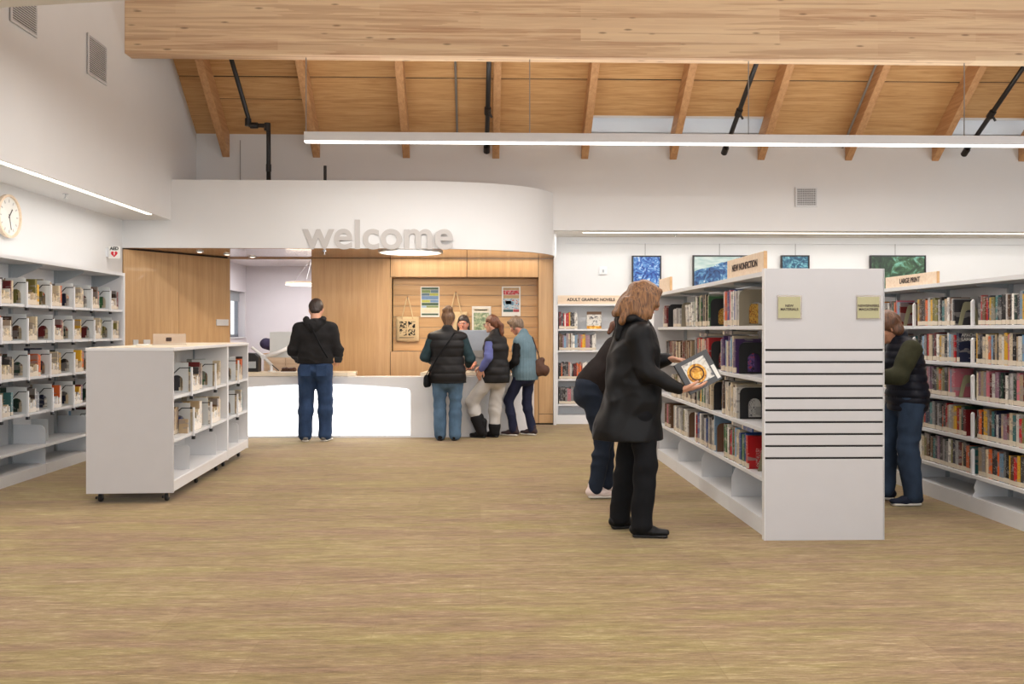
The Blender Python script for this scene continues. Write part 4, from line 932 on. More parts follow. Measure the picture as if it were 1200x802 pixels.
# staff side: monitor on an arm, machine, bag, low cabinet
cb_ = thing('low_cabinet', 'low wooden cabinet behind the left part of the welcome desk', 'cabinet', (-3.06, 12.45, 0))
MB().box(0, 0.62, 0, 0.4, 0, 1.06).build('body', 'sign_wood', cb_, bevel=0.003); MB().box(-0.005, 0.625, -0.01, 0.4, 1.06, 1.08).build('top', 'maple_horizontal', cb_)
MB().box(0.01, 0.305, -0.012, 0, 0.05, 1.04).build('door', 'sign_wood', cb_); MB().box(0.315, 0.61, -0.012, 0, 0.05, 1.04).build('door', 'sign_wood', cb_)
mn = thing('arm_mounted_monitor', 'grey-green back of a monitor held on a white arm beside the man', 'monitor', (-2.85, 12.02, 0.845))
MB().box(-0.03, 0.52, 0.02, 0.055, 0.19, 0.54).build('screen_back', 'bookend_grey', mn, bevel=0.006)
MB().lathe([(0.05, 0), (0.05, 0.012), (0.022, 0.014), (0.022, 0.1)], (0, 0, 0), 16).build('clamp_base', 'white_laminate', mn)
MB().tube([(0, 0, 0.09), (-0.10, -0.03, 0.20), (-0.26, -0.03, 0.33)], 0.022, 10).build('rear_arm', 'white_laminate', mn, smooth=True)
MB().tube([(-0.10, -0.03, 0.20), (0.10, -0.035, 0.26), (0.24, 0.0, 0.33)], 0.027, 10).build('front_arm', 'white_laminate', mn, smooth=True)
MB().lathe([(0.032, -0.03), (0.035, -0.02), (0.035, 0.02), (0.032, 0.03)], (-0.10, -0.03, 0.20), 14, 'y').build('joint', 'white_metal', mn)
MB().tube([(0.0, -0.01, 0.10), (0.06, -0.03, 0.05), (0.10, 0.0, 0.01)], 0.006, 6).build('cable', 'black_metal', mn)
mc = thing('desk_printer', 'black desktop machine at the left end of the welcome desk', 'printer', (-3.10, 11.98, 0.845))
MB().prism([(-0.09, 0), (0.10, 0), (0.10, 0.20), (0.05, 0.25), (-0.09, 0.26)], -0.08, 0.1, 'y').build('case', 'black_metal', mc, bevel=0.008)
MB().box(-0.03, 0.07, -0.084, -0.08, 0.05, 0.14).build('paper_slot', 'grey_metal', mc)
im = thing('desktop_computer', 'silver back of a desktop computer screen between the two women', 'monitor', (-0.03, 12.12, 0.846))
MB().prism([(-0.26, 0.28), (0.26, 0.28), (0.27, 0.29), (0.27, 0.555), (0.26, 0.565), (-0.26, 0.565), (-0.27, 0.555), (-0.27, 0.29)], -0.01, 0.012, 'y').build('screen_back', 'window_frame', im, bevel=0.004)
MB().prism([(-0.26, 0.19), (0.26, 0.19), (0.26, 0.28), (-0.26, 0.28)], -0.01, 0.008, 'y').build('chin', 'conduit', im)
MB().prism([(0.0, 0.0), (0.012, 0.0), (0.03, 0.26), (0.02, 0.28)], -0.08, 0.08, 'x').build('stand', 'conduit', im); MB().box(-0.1, 0.1, -0.09, 0.08, 0.0, 0.008).build('foot', 'conduit', im)

# bags and posters on the slatwall
def tote(x, z0, label, w=0.335, h=0.375, art=True):
    b = thing('tote_bag', label, 'tote bag', (x, 13.165, z0))
    n = 8; m = MB(); pts = []; 
    for j in range(n + 1):
        for i in range(n + 1):
            u, v = i / n - 0.5, j / n
            bulge = 0.022 * math.cos(u * math.pi) * math.sin(v * math.pi) + 0.004
            pts.append((u * w * (1 + 0.03 * (1 - v)), -bulge, v * h - 0.006 * math.cos(u * 6.28) * (1 - v)))
    q = len(pts); pts += [(a, 0.012, c) for a, _, c in pts]
    f = []
    for j in range(n):
        for i in range(n):
            a = j * (n + 1) + i; f.append((a, a + 1, a + n + 2, a + n + 1)); f.append((q + a, q + a + n + 1, q + a + n + 2, q + a + 1))
    edge = [i for i in range(n + 1)] + [n + (n + 1) * j for j in range(1, n + 1)] + [n * (n + 1) + i for i in range(n - 1, -1, -1)] + [(n + 1) * j for j in range(n - 1, 0, -1)]
    for i in range(len(edge)): f.append((edge[i], q + edge[i], q + edge[(i + 1) % len(edge)], edge[(i + 1) % len(edge)]))
    m.poly(pts, f).build('bag_body', 'canvas', b, smooth=True)
    for s in (-1, 1):
        MB().tube([(s * 0.085, -0.012, h - 0.03), (s * 0.05, -0.012, h + 0.12), (s * 0.012, -0.012, h + 0.285)], 0.010, 6).build('handle', 'canvas', b)
    MB().tube([(0, 0.024, h + 0.31), (0, 0.0, h + 0.30), (0, -0.03, h + 0.272), (0, -0.035, h + 0.30)], 0.006, 6).build('wall_hook', 'chrome', b)
    if art:
        random.seed(5); k = 0
        for r_ in range(2):
            for c_ in range(2):
                x0 = -0.115 + c_ * 0.125; z_ = 0.09 + r_ * 0.115
                MB().box(x0, x0 + 0.105, -0.0275, -0.0255, z_, z_ + 0.10).build('print_panel', ['print_black', 'print_black2'][(r_ + c_) % 2], b)
        MB().box(-0.12, 0.10, -0.027, -0.025, 0.06, 0.066).build('print_line', 'lettering_black', b)
    return b
for nm, sc_ in (('print_black', 24), ('print_black2', 40)):
    t = NT(nm); nz = t.noise(t.coords((1, 1, 1)), sc_, 3, 0.6, 0.8); t.base(t.ramp(nz.outputs[0], [(0.50, srgb(24, 22, 22)), (0.52, srgb(214, 192, 154))]), 0.9); M[nm] = t.m
tote(-1.093, 1.235, 'cream canvas tote bag with black block print hanging on the slatwall')
tote(-0.37, 1.31, 'plain cream canvas tote bag hanging behind the woman with the bun', art=False)
def poster(x0, x1, z0, z1, label, strips, frame='paper_white'):
    p = thing('poster', label, 'poster', (x0, 13.19, z0)); w, h = x1 - x0, z1 - z0
    MB().box(0, w, -0.004, 0, 0, h).build('sheet', frame, p)
    for k, (a, b, c, d, m_) in enumerate(strips): MB().box(a * w, c * w, -0.0055, -0.004, b * h, d * h).build('print_block', m_, p)
    return p
for n_, c_ in (('print_green', (122, 146, 92)), ('print_slate', (98, 124, 140)), ('print_dkgreen', (66, 92, 74)), ('print_blue', (108, 140, 182)), ('print_lime', (176, 182, 84)), ('print_sky', (150, 186, 214)), ('print_cream', (226, 216, 194)), ('print_navy', (44, 62, 90)), ('print_rose', (166, 70, 76)), ('print_tan', (178, 150, 110)), ('print_teal', (60, 92, 96))):
    flat(n_, srgb(*c_), 0.5, var=0.08, scale=18)
art_mat('art_sage', srgb(134, 156, 124), (srgb(92, 112, 84), srgb(176, 186, 150), srgb(210, 206, 180)), 22)
art_mat('art_coast', srgb(110, 150, 176), (srgb(60, 80, 110), srgb(190, 206, 212), srgb(170, 90, 80)), 24)
poster(-0.90, -0.615, 1.605, 2.065, 'green and blue striped poster with small print on the slatwall, left', [(0.06, 0.90, 0.94, 0.97, 'print_dkgreen'), (0.06, 0.79, 0.52, 0.89, 'print_green'), (0.53, 0.79, 0.94, 0.89, 'print_slate'), (0.06, 0.70, 0.48, 0.78, 'print_slate'), (0.49, 0.70, 0.94, 0.78, 'print_lime'),
       (0.06, 0.57, 0.94, 0.69, 'print_blue'), (0.06, 0.48, 0.50, 0.56, 'print_lime'), (0.51, 0.48, 0.94, 0.56, 'print_blue'), (0.06, 0.38, 0.94, 0.47, 'print_dkgreen'), (0.06, 0.31, 0.30, 0.37, 'print_sky'), (0.31, 0.31, 0.94, 0.37, 'print_green'), (0.04, 0.14, 0.96, 0.30, 'print_cream'), (0.06, 0.06, 0.94, 0.12, 'print_dkgreen')])
poster(-0.128, 0.16, 1.36, 1.77, 'pale poster with a sage green picture, hung lower on the slatwall', [(0.10, 0.80, 0.90, 0.92, 'print_cream'), (0.14, 0.84, 0.8, 0.88, 'print_slate'), (0.10, 0.06, 0.90, 0.76, 'art_sage')])
poster(0.322, 0.606, 1.62, 2.067, 'framed poster with red and blue pictures on the slatwall, right', [(0.08, 0.88, 0.92, 0.96, 'print_tan'), (0.08, 0.72, 0.92, 0.87, 'art_red'), (0.08, 0.60, 0.92, 0.71, 'print_tan'), (0.08, 0.24, 0.92, 0.59, 'art_coast'), (0.08, 0.14, 0.60, 0.23, 'print_teal'), (0.61, 0.14, 0.92, 0.23, 'print_rose'), (0.2, 0.40, 0.5, 0.52, 'print_cream')])

# switches and plaque on the angled maple wall
sw = on_angled(0.17, 1.24, 0.075, 0.085, 'wall_outlet', 'left white switch plate on the angled maple wall', 'switch'); MB().box(-0.014, 0.014, -0.042, -0.038, -0.02, 0.02).build('socket', 'grey_metal', sw)
sw = on_angled(0.34, 1.24, 0.10, 0.085, 'wall_outlet', 'right grey-framed switch plate on the angled maple wall', 'switch'); MB().box(-0.03, 0.03, -0.042, -0.038, -0.025, 0.025).build('socket', 'black_metal', sw)
sw = on_angled(1.62, 1.52, 0.22, 0.09, 'room_sign', 'small pale room sign at the right end of the angled maple wall', 'sign'); 
MB().box(-0.105, 0.105, -0.041, -0.038, -0.04, 0.04).build('face', 'sign_wood', sw); MB().box(-0.05, 0.03, -0.0418, -0.041, -0.008, 0.008).build('print_line', 'lettering_dark', sw)

# ring lamp in the office
rl = thing('ring_pendant', 'glowing ring pendant lamp in the office beyond the desk', 'lamp', (-2.78, 14.5, 2.15))
N_ = 48
for nm, r0, r1, z0, z1, mt in (('ring_body', 0.375, 0.42, 0.012, 0.045, 'sign_wood'), ('diffuser', 0.377, 0.418, 0.0, 0.012, 'lamp_warm')):
    MB().ring([(r1 * math.cos(2 * math.pi * k / N_), r1 * math.sin(2 * math.pi * k / N_)) for k in range(N_)], [(r0 * math.cos(2 * math.pi * k / N_), r0 * math.sin(2 * math.pi * k / N_)) for k in range(N_)], z0, z1).build(nm, mt, rl)
for a in (0.5, 2.6, 4.7): MB().tube([(0.395 * math.cos(a), 0.395 * math.sin(a), 0.07), (0, 0, 0.43)], 0.003, 5).build('suspension_cable', 'conduit', rl)

# yellow flowers in a vase at the right end of the desk
fl = thing('flower_vase', 'bunch of yellow flowers in a vase behind the woman in teal', 'flowers', (0.70, 12.70, 0.797))
MB().lathe([(0.05, 0), (0.06, 0.06), (0.045, 0.16), (0.03, 0.22), (0.038, 0.25)], (0, 0, 0), 18).build('vase', 'print_slate', fl, smooth=True)
flat('petal_yellow', srgb(240, 186, 30), 0.6, var=0.15, scale=40); flat('leaf_green', srgb(70, 96, 50), 0.6, var=0.2)
random.seed(12)
for k in range(22):
    a = random.uniform(0, 6.28); r_ = random.uniform(0.01, 0.12); c = Vector((r_ * math.cos(a), r_ * math.sin(a) * 0.7, 0.50 + random.uniform(-0.07, 0.10) - r_ * 0.4))
    m = MB()
    for p_ in range(8):
        b_ = p_ * math.pi / 4 + a; e = Vector((math.cos(b_), math.sin(b_), random.uniform(-0.2, 0.4))); s_ = Vector((-math.sin(b_), math.cos(b_), 0))
        m.poly([c, c + e * 0.018 + s_ * 0.011, c + e * 0.040, c + e * 0.018 - s_ * 0.011, c + e * 0.02 + Vector((0, 0, -0.008))], [(0, 3, 2, 1), (0, 1, 4), (1, 2, 4), (2, 3, 4), (3, 0, 4)])
    m.build('flower_head', 'petal_yellow', fl)
    MB().tube([c, (c.x * 0.2, c.y * 0.2, 0.22)], 0.003, 4).build('stem', 'leaf_green', fl)

# ================================================================== PEOPLE: skeleton of tapered shapes blended into one surface
def V(*a): return np.array(a, float)
def nrm(v): return v / (np.linalg.norm(v) + 1e-9)
class Shape:
    """a smooth union (or cut) of elliptical tapered capsules, meshed by surface nets"""
    def __init__(s, res=0.01): s.p = []; s.res = res; s.noise = None; s.zmin = None; s.zmax = None
    def cap(s, a, b, ra, rb=None, side=(1, 0, 0), k=0.03, cut=False):
        ra = ra if isinstance(ra, tuple) else (ra, ra); rb = ra if rb is None else (rb if isinstance(rb, tuple) else (rb, rb))
        a, b = np.array(a, float), np.array(b, float)
        if np.linalg.norm(b - a) < 1e-5: b = a + V(0, 0, 1e-4)
        s.p.append((a, b, ra, rb, np.array(side, float), k, cut)); return s
    def chain(s, pts, rad, side=(1, 0, 0), k=0.03):
        for i in range(len(pts) - 1): s.cap(pts[i], pts[i + 1], rad[i], rad[i + 1], side, k)
        return s
    def xf(s, c, Rm):
        """move a shape modelled in its own frame: columns of Rm are its axes"""
        o = Shape(s.res); o.noise = s.noise
        for a, b, ra, rb, sd, k, cut in s.p: o.p.append((c + Rm @ a, c + Rm @ b, ra, rb, Rm @ sd, k, cut))
        return o
    def mesh_np(s):
        h = s.res; lo = np.full(3, 1e9); hi = -lo
        for a, b, ra, rb, sd, k, cut in s.p:
            if cut: continue
            m = max(ra + rb) + k; lo = np.minimum(lo, np.minimum(a, b) - m); hi = np.maximum(hi, np.maximum(a, b) + m)
        lo -= 2 * h; hi += 2 * h; n = np.ceil((hi - lo) / h).astype(int) + 1
        D = np.full(n, 1.0, np.float32); ax = [lo[i] + h * np.arange(n[i]) for i in range(3)]
        for a, b, ra, rb, sd, k, cut in s.p:
            m = max(ra + rb) + k * 1.5 + 2 * h
            i0 = np.clip(np.floor((np.minimum(a, b) - m - lo) / h).astype(int), 0, n - 1); i1 = np.clip(np.ceil((np.maximum(a, b) + m - lo) / h).astype(int) + 1, 1, n)
            if (i1 <= i0).any(): continue
            sl = tuple(slice(i0[i], i1[i]) for i in range(3))
            X, Y, Z = np.meshgrid(*[ax[i][sl[i]] for i in range(3)], indexing='ij'); P = np.stack([X, Y, Z], -1) - a
            d = b - a; L = np.linalg.norm(d); d = d / L
            if abs(sd @ d) > 0.97: sd = V(0, 1, 0) if abs(d[1]) < 0.9 else V(0, 0, 1)
            sv = nrm(sd - d * (sd @ d)); fv = np.cross(d, sv)
            al = P @ d; t = np.clip(al / L, 0, 1)
            w = ra[0] + (rb[0] - ra[0]) * t; e = ra[1] + (rb[1] - ra[1]) * t; mn_ = np.minimum(w, e)
            q = np.sqrt((P @ sv / w) ** 2 + (P @ fv / e) ** 2 + ((al - t * L) / mn_) ** 2)
            dist = (q - 1) * mn_
            cur = D[sl]
            if cut:
                hh = np.clip(0.5 - 0.5 * (-dist - cur) / k * -1, 0, 1); hh = np.clip(0.5 - 0.5 * (cur + dist) / k, 0, 1)
                D[sl] = cur * (1 - hh) + (-dist) * hh + k * hh * (1 - hh)
            else:
                hh = np.clip(0.5 + 0.5 * (cur - dist) / k, 0, 1); D[sl] = cur * (1 - hh) + dist * hh - k * hh * (1 - hh)
        if s.noise is not None:
            near = np.abs(D) < 0.05; idx = np.argwhere(near)
            P = lo + idx * h; D[near] += s.noise(P).astype(np.float32)
        if s.zmin is not None: D = np.maximum(D, (s.zmin - ax[2])[None, None, :])
        ins = D < 0
        c8 = [(i, j, k) for i in (0, 1) for j in (0, 1) for k in (0, 1)]
        cnt = sum(ins[i:n[0] - 1 + i, j:n[1] - 1 + j, k:n[2] - 1 + k].astype(np.int8) for i, j, k in c8)
        act = np.argwhere((cnt > 0) & (cnt < 8)); N = len(act)
        vid = np.full(n - 1, -1, np.int32); vid[tuple(act.T)] = np.arange(N)
        cv = {c: D[act[:, 0] + c[0], act[:, 1] + c[1], act[:, 2] + c[2]] for c in c8}
        S = np.zeros((N, 3)); C = np.zeros(N)
        for c in c8:
            for axn in range(3):
                if c[axn] == 0:
                    c2_ = tuple(1 if q_ == axn else c[q_] for q_ in range(3)); va, vb = cv[c], cv[c2_]; cr_ = (va < 0) != (vb < 0)
                    t = np.where(cr_, va / np.where(cr_, va - vb, 1), 0)
                    pt = np.tile(np.array(c, float), (N, 1)); pt[:, axn] = t; S[cr_] += pt[cr_]; C[cr_] += 1
        verts = lo + (act + S / C[:, None]) * h
        F = []
        for axn in range(3):
            u, v_ = [(1, 2), (2, 0), (0, 1)][axn]
            A = [slice(None)] * 3; B = [slice(None)] * 3; A[axn] = slice(0, n[axn] - 1); B[axn] = slice(1, n[axn])
            ch = ins[tuple(A)] != ins[tuple(B)]; e = np.argwhere(ch)
            e = e[(e[:, u] > 0) & (e[:, v_] > 0) & (e[:, u] < n[u] - 1) & (e[:, v_] < n[v_] - 1)]
            if not len(e): continue
            du = np.zeros(3, int); du[u] = 1; dv = np.zeros(3, int); dv[v_] = 1
            g = lambda q_: vid[q_[:, 0], q_[:, 1], q_[:, 2]]
            quad = np.stack([g(e - du - dv), g(e - dv), g(e), g(e - du)], 1)
            fl_ = ~ins[e[:, 0], e[:, 1], e[:, 2]]; quad[fl_] = quad[fl_][:, ::-1]; F.append(quad)
        return verts, np.concatenate(F)
def np_mesh(name, chunks, mat):
    vs_, fs_ = [], []; o = 0
    for v, f in chunks: vs_.append(v); fs_.append(f + o); o += len(v)
    v = np.concatenate(vs_); f = np.concatenate(fs_); me = bpy.data.meshes.new(name)
    me.vertices.add(len(v)); me.vertices.foreach_set('co', v.astype(np.float32).ravel()); me.loops.add(f.size); me.loops.foreach_set('vertex_index', f.astype(np.int32).ravel())
    me.polygons.add(len(f)); me.polygons.foreach_set('loop_start', np.arange(0, f.size, 4, dtype=np.int32)); me.polygons.foreach_set('loop_total', np.full(len(f), 4, np.int32))
    me.polygons.foreach_set('use_smooth', np.ones(len(f), bool)); me.materials.append(M[mat]); me.update(calc_edges=True); me.validate(); return me
def part(name, shapes, mat, root, label=None):
    shapes = shapes if isinstance(shapes, list) else [shapes]
    o = link(name, np_mesh(name, [s.mesh_np() for s in shapes], mat), root)
    if label: o['label'] = label
    return o
def wrinkle(amp, f=(20, 20, 34), seed=0, sharp=False):
    rs = np.random.RandomState(seed); K = [(rs.uniform(-1, 1, 3) * np.array(f), rs.uniform(0, 6.28)) for _ in range(6)]
    def fn(P):
        warp = 0.03 * np.sin(P[:, 2] * 11 + 1.3) + 0.02 * np.sin(P[:, 0] * 17)
        a = 0
        for kv, ph in K: a = a + np.sin((P + warp[:, None]) @ kv + ph)
        a = a / 3.0
        return amp * (1.6 * np.abs(a) - 0.4 if sharp else a * 1.5)
    return fn
def quilt(amp, period, z0=0.0, slant=None, extra=0.0, seed=1):
    w = wrinkle(extra, (26, 26, 40), seed)
    def fn(P):
        q = P[:, 2] - z0 if slant is None else P @ np.array(slant)
        return amp * (1 - np.abs(np.sin(np.pi * q / period)) ** 0.6) + (w(P) if extra else 0)
    return fn
def strands(amp, f=90, axis=2, seed=3):
    rs = np.random.RandomState(seed)
    def fn(P):
        x, y, z = P[:, 0], P[:, 1], P[:, 2]
        wv = 0.012 * np.sin(z * 22 + x * 9) + 0.008 * np.sin(z * 41 + y * 13)
        an = np.sin((x + wv) * f) + np.sin((y + wv * 0.7) * f * 0.9 + 1.0) + 0.7 * np.sin((x - y + wv) * f * 0.6 + 2)
        return amp * an / 2.7
    return fn

# materials for skin, hair and cloth
def cloth(name, c, rough=0.85, var=0.18, scale=14, bumps=0.3, streak=None, sheen=0.0, fine=220):
    t = NT(name); nz = t.noise(t.coords(streak or (1, 1, 1)), scale, 5, 0.6)
    lo = tuple(q * (1 - var) for q in c[:3]) + (1,); hi = tuple(min(1, q * (1 + var)) for q in c[:3]) + (1,)
    t.base(t.ramp(nz.outputs[0], [(0.3, lo), (0.7, hi)]), rough, spec=0.22); t.b.inputs['Sheen Weight'].default_value = sheen
    t.bump(t.noise(t.coords((1, 1, 1)), fine, 2).outputs[0], bumps, 0.002); M[name] = t.m; return name
def denim(name, c):
    return cloth(name, c, 0.85, 0.30, 7, 0.3, (1, 1, 0.6))
def skin(name, c):
    t = NT(name); nz = t.noise(t.coords((1, 1, 1)), 18, 3); t.base(t.ramp(nz.outputs[0], [(0.3, tuple(q * 0.9 for q in c[:3]) + (1,)), (0.7, c)]), 0.5)
    t.b.inputs['Subsurface Weight'].default_value = 0.08; t.b.inputs['Subsurface Radius'].default_value = (0.02, 0.008, 0.004); M[name] = t.m; return name
def hair_mat(name, c1, c2, axis=(70, 70, 5)):
    t = NT(name); nz = t.noise(t.coords(axis), 1.5, 4, 0.6, 0.5); t.base(t.ramp(nz.outputs[0], [(0.35, c1), (0.65, c2)]), 0.45)
    t.bump(nz.outputs[0], 0.6, 0.004); M[name] = t.m; return name
skin('skin_light', srgb(214, 160, 134)); skin('skin_rosy', srgb(208, 142, 118)); skin('skin_tan', srgb(186, 132, 102))
hair_mat('hair_auburn', srgb(72, 45, 27), srgb(150, 104, 62)); hair_mat('hair_brown', srgb(66, 42, 28), srgb(112, 74, 50)); hair_mat('hair_dark', srgb(28, 22, 20), srgb(58, 42, 36), (60, 60, 20))
hair_mat('hair_ash', srgb(84, 68, 56), srgb(146, 122, 100)); hair_mat('hair_red', srgb(70, 38, 24), srgb(120, 72, 46)); hair_mat('hair_bun', srgb(62, 42, 28), srgb(126, 92, 62))
cloth('coat_black', srgb(20, 20, 22), 0.5, 0.12, 9, 0.25); cloth('cloth_black', srgb(17, 18, 22), 0.85, 0.15); cloth('hoodie_black', srgb(34, 33, 34), 0.9, 0.2)
cloth('vest_black', srgb(31, 30, 31), 0.5, 0.1, bumps=0.1); cloth('vest_navy', srgb(23, 25, 36), 0.5, 0.12, bumps=0.1); cloth('vest_teal', srgb(98, 121, 132), 0.7, 0.08)
cloth('sleeve_teal', srgb(42, 60, 66), 0.9); cloth('sleeve_violet', srgb(98, 104, 158), 0.9, 0.1); cloth('sleeve_black', srgb(28, 27, 28), 0.95); cloth('sleeve_olive', srgb(52, 52, 36), 0.9, 0.2)
cloth('knit_brown', srgb(38, 32, 31), 0.95, 0.15); cloth('sweater_grey', srgb(120, 112, 112), 0.9)
denim('denim_blue', srgb(44, 63, 94)); denim('denim_light', srgb(80, 105, 130)); denim('denim_dark', srgb(32, 40, 54)); denim('denim_navy', srgb(34, 38, 60)); denim('denim_slate', srgb(50, 64, 84))
cloth('trousers_pale', srgb(190, 186, 182), 0.9, 0.05); cloth('boot_black', srgb(24, 24, 26), 0.7); cloth('shoe_black', srgb(24, 24, 26), 0.4); cloth('shoe_pink', srgb(222, 204, 198), 0.6, 0.04)
cloth('shoe_grey', srgb(120, 120, 120), 0.6); cloth('shoe_brown', srgb(60, 48, 50), 0.6); cloth('shoe_navy', srgb(34, 40, 56), 0.8); flat('sole_white', srgb(222, 216, 208), 0.6); flat('sole_black', srgb(20, 20, 22), 0.6)
cloth('leather_brown', srgb(82, 56, 44), 0.5, 0.15); cloth('fabric_indigo', srgb(62, 58, 88), 0.8); flat('eye_white', srgb(224, 220, 214), 0.2); flat('iris_dark', srgb(40, 30, 26), 0.15); flat('lip', srgb(176, 98, 92), 0.4)

def frame_of(fwd, up=(0, 0, 1)):
    f = nrm(np.array(fwd, float)); r = nrm(np.cross(f, np.array(up, float))); u = np.cross(r, f); return np.stack([r, f, u], 1)
def head_shape(sc=1.0):
    h = Shape(0.0045)
    h.cap((0, -0.014, 0.030), (0, 0.004, 0.030), (0.074, 0.082), (0.070, 0.078), k=0.03)
    h.cap((0, 0.030, 0.0), (0, 0.052, -0.074), (0.056, 0.044), (0.032, 0.026), k=0.03)
    for s in (-1, 1):
        h.cap((s * 0.034, 0.052, -0.026), (s * 0.030, 0.056, -0.04), 0.022, 0.018, k=0.02)
        h.cap((s * 0.050, 0.0, -0.035), (s * 0.026, 0.050, -0.078), (0.018, 0.018), (0.014, 0.014), k=0.02)
        h.cap((s * 0.012, 0.078, 0.024), (s * 0.040, 0.066, 0.022), 0.010, 0.008, k=0.012)
    h.cap((0, 0.080, 0.012), (0, 0.102, -0.022), (0.008, 0.010), (0.012, 0.012), k=0.010)
    for s in (-1, 1): h.cap((s * 0.010, 0.090, -0.028), (s * 0.010, 0.094, -0.028), 0.009, 0.008, k=0.008)
    h.cap((-0.016, 0.080, -0.050), (0.016, 0.080, -0.050), 0.007, k=0.006); h.cap((-0.013, 0.079, -0.060), (0.013, 0.079, -0.060), 0.0075, k=0.006)
    h.cap((0, 0.070, -0.084), (0, 0.072, -0.086), (0.017, 0.015), k=0.015)
    for s in (-1, 1):
        h.cap((s * 0.030, 0.092, 0.004), (s * 0.032, 0.094, 0.004), 0.014, k=0.008, cut=True)
        h.cap((s * 0.074, -0.004, 0.006), (s * 0.072, 0.002, -0.024), (0.008, 0.016), (0.007, 0.010), side=(1, 0, 0), k=0.006)
    return h
def hand_shape(w, d, n, side, curl=0.5, spread=0.06, thumb=1.0, sc=1.0, curls=None):
    """w wrist point, d direction of the hand, n normal out of the back of the hand, side = +1 when the thumb lies on cross(d, n)"""
    h = Shape(0.004); d, n = nrm(d), nrm(n); n = nrm(n - d * (n @ d)); l = np.cross(d, n) * side
    h.cap(w - d * 0.02 * sc, w + d * 0.02 * sc, (0.026 * sc, 0.020 * sc), (0.030 * sc, 0.017 * sc), side=l, k=0.012)
    h.cap(w + d * 0.02 * sc, w + d * 0.078 * sc, (0.032 * sc, 0.016 * sc), (0.039 * sc, 0.012 * sc), side=l, k=0.014)
    lens = [(0.042, 0.026, 0.020), (0.046, 0.030, 0.022), (0.043, 0.028, 0.021), (0.034, 0.021, 0.018)]
    for i, (a, b, c) in enumerate(lens):
        off = (0.030 - i * 0.0195) * sc; p = w + d * (0.084 - 0.004 * abs(i - 1)) * sc + l * off
        ang_ = (1.5 - i) * spread; cc = curls[i] if curls else curl * (1 + 0.12 * i)
        dd = nrm(d + l * ang_); nn = nrm(n - dd * (n @ dd)); th = cc * 0.6
        for j, L in enumerate((a, b, c)):
            dj = dd * math.cos(th) - nn * math.sin(th); q = p + dj * L * sc
            r0 = (0.0092 - 0.0010 * j) * sc; h.cap(p, q, r0, r0 - 0.0009 * sc, k=0.004); p = q; th += cc * (0.9 if j == 0 else 0.7)
    p = w + d * 0.018 * sc + l * 0.026 * sc; t1 = nrm(d * 0.75 + l * 0.75 - n * 0.25 * thumb); t2 = nrm(d * 0.95 + l * 0.3 - n * 0.35 * thumb)
    q = p + t1 * 0.042 * sc; h.cap(p, q, 0.0135 * sc, 0.0115 * sc, k=0.012); q2 = q + t2 * 0.032 * sc; h.cap(q, q2, 0.0108 * sc, 0.0095 * sc, k=0.004); h.cap(q2, q2 + nrm(t2 - n * 0.2) * 0.022 * sc, 0.0095 * sc, 0.0075 * sc, k=0.004)
    return h
def pose(H=1.70, wid=1.0):
    k = H / 1.75
    J = dict(pel=V(0, 0, .95), wai=V(0, 0.0, 1.10), che=V(0, 0.0, 1.30), nek=V(0, -0.015, 1.47), hed=V(0, 0.02, 1.63), hf=V(0, 1, 0), hu=V(0, 0, 1))
    for s, n in ((-1, 'L'), (1, 'R')):
        J['sh' + n] = V(s * .175 * wid, -0.01, 1.40); J['el' + n] = V(s * .235 * wid, -0.02, 1.12); J['wr' + n] = V(s * .24 * wid, .07, .88)
        J['hip' + n] = V(s * .085 * wid, 0, .91); J['kn' + n] = V(s * .09, .03, .49); J['an' + n] = V(s * .09, -.02, .085); J['td' + n] = V(s * .12, 1, 0)
    for q in J:
        if q not in ('hf', 'hu') and not q.startswith('td'): J[q] = J[q] * k
    return J
def up_j(J, **kw):
    for a, b in kw.items(): J[a] = np.array(b, float)
    return J
def torso(S, J, w, g=0.0, depth=1.0, hem=None, belly=0.0, side=(1, 0, 0), hem_w=None, neck_r=0.075, neck_top=0.0, k=0.05):
    """w scales the width; g = ease of the garment"""
    s = side
    S.cap(J['che'] + V(0, 0, .02), J['che'] + V(0, 0, .09), (.165 * w + g, .105 * depth + g), (.135 * w + g, .09 * depth + g), s, k)
    S.cap(J['wai'] + V(0, 0, 0), J['che'], (.140 * w + g, (.098 + belly) * depth + g), (.160 * w + g, .108 * depth + g), s, k)
    S.cap(J['pel'], J['wai'], (.160 * w + g, .115 * depth + g), (.142 * w + g, (.100 + belly) * depth + g), s, k)
    for n in 'LR': S.cap(J['nek'] * 0.55 + J['che'] * 0.45 + (J['sh' + n] - J['che']) * 0.2 , J['sh' + n], (.075 + g, .06 + g), (.062 + g, .055 + g), (0, 0, 1), k)
    S.cap(J['nek'] - V(0, 0, .05), J['nek'] + V(0, 0, neck_top), (neck_r, neck_r), (neck_r * 0.9, neck_r * 0.9), s, 0.03)
    if hem is not None:
        hp = J['pel'] * 1.0; hp = np.array(hem[0], float); hw = hem[1]
        S.cap(J['pel'], hp, (.165 * w + g, .125 * depth + g), hw, s, k)
def arm(S, J, n, r, g=0.0, k=0.03, upto=1.0):
    a, b, c = J['sh' + n], J['el' + n], J['wr' + n]
    S.cap(a, b, (r[0] + g), (r[1] + g), k=k)
    S.cap(b, b + (c - b) * upto, (r[1] + g), (r[2] + g), k=k * 0.7)
def leg(S, J, n, r, g=0.0, hem=None, k=0.035):
    a, b, c = J['hip' + n], J['kn' + n], J['an' + n]
    S.cap(a, b, r[0] + g, r[1] + g, k=k); S.cap(b, b * 0.7 + c * 0.3, r[1] + g, r[1] * 1.03 + g, k=k * 0.6); S.cap(b * 0.7 + c * 0.3, c + V(0, 0, 0), r[1] * 1.03 + g, (hem or r[2]) + g, k=k * 0.6)
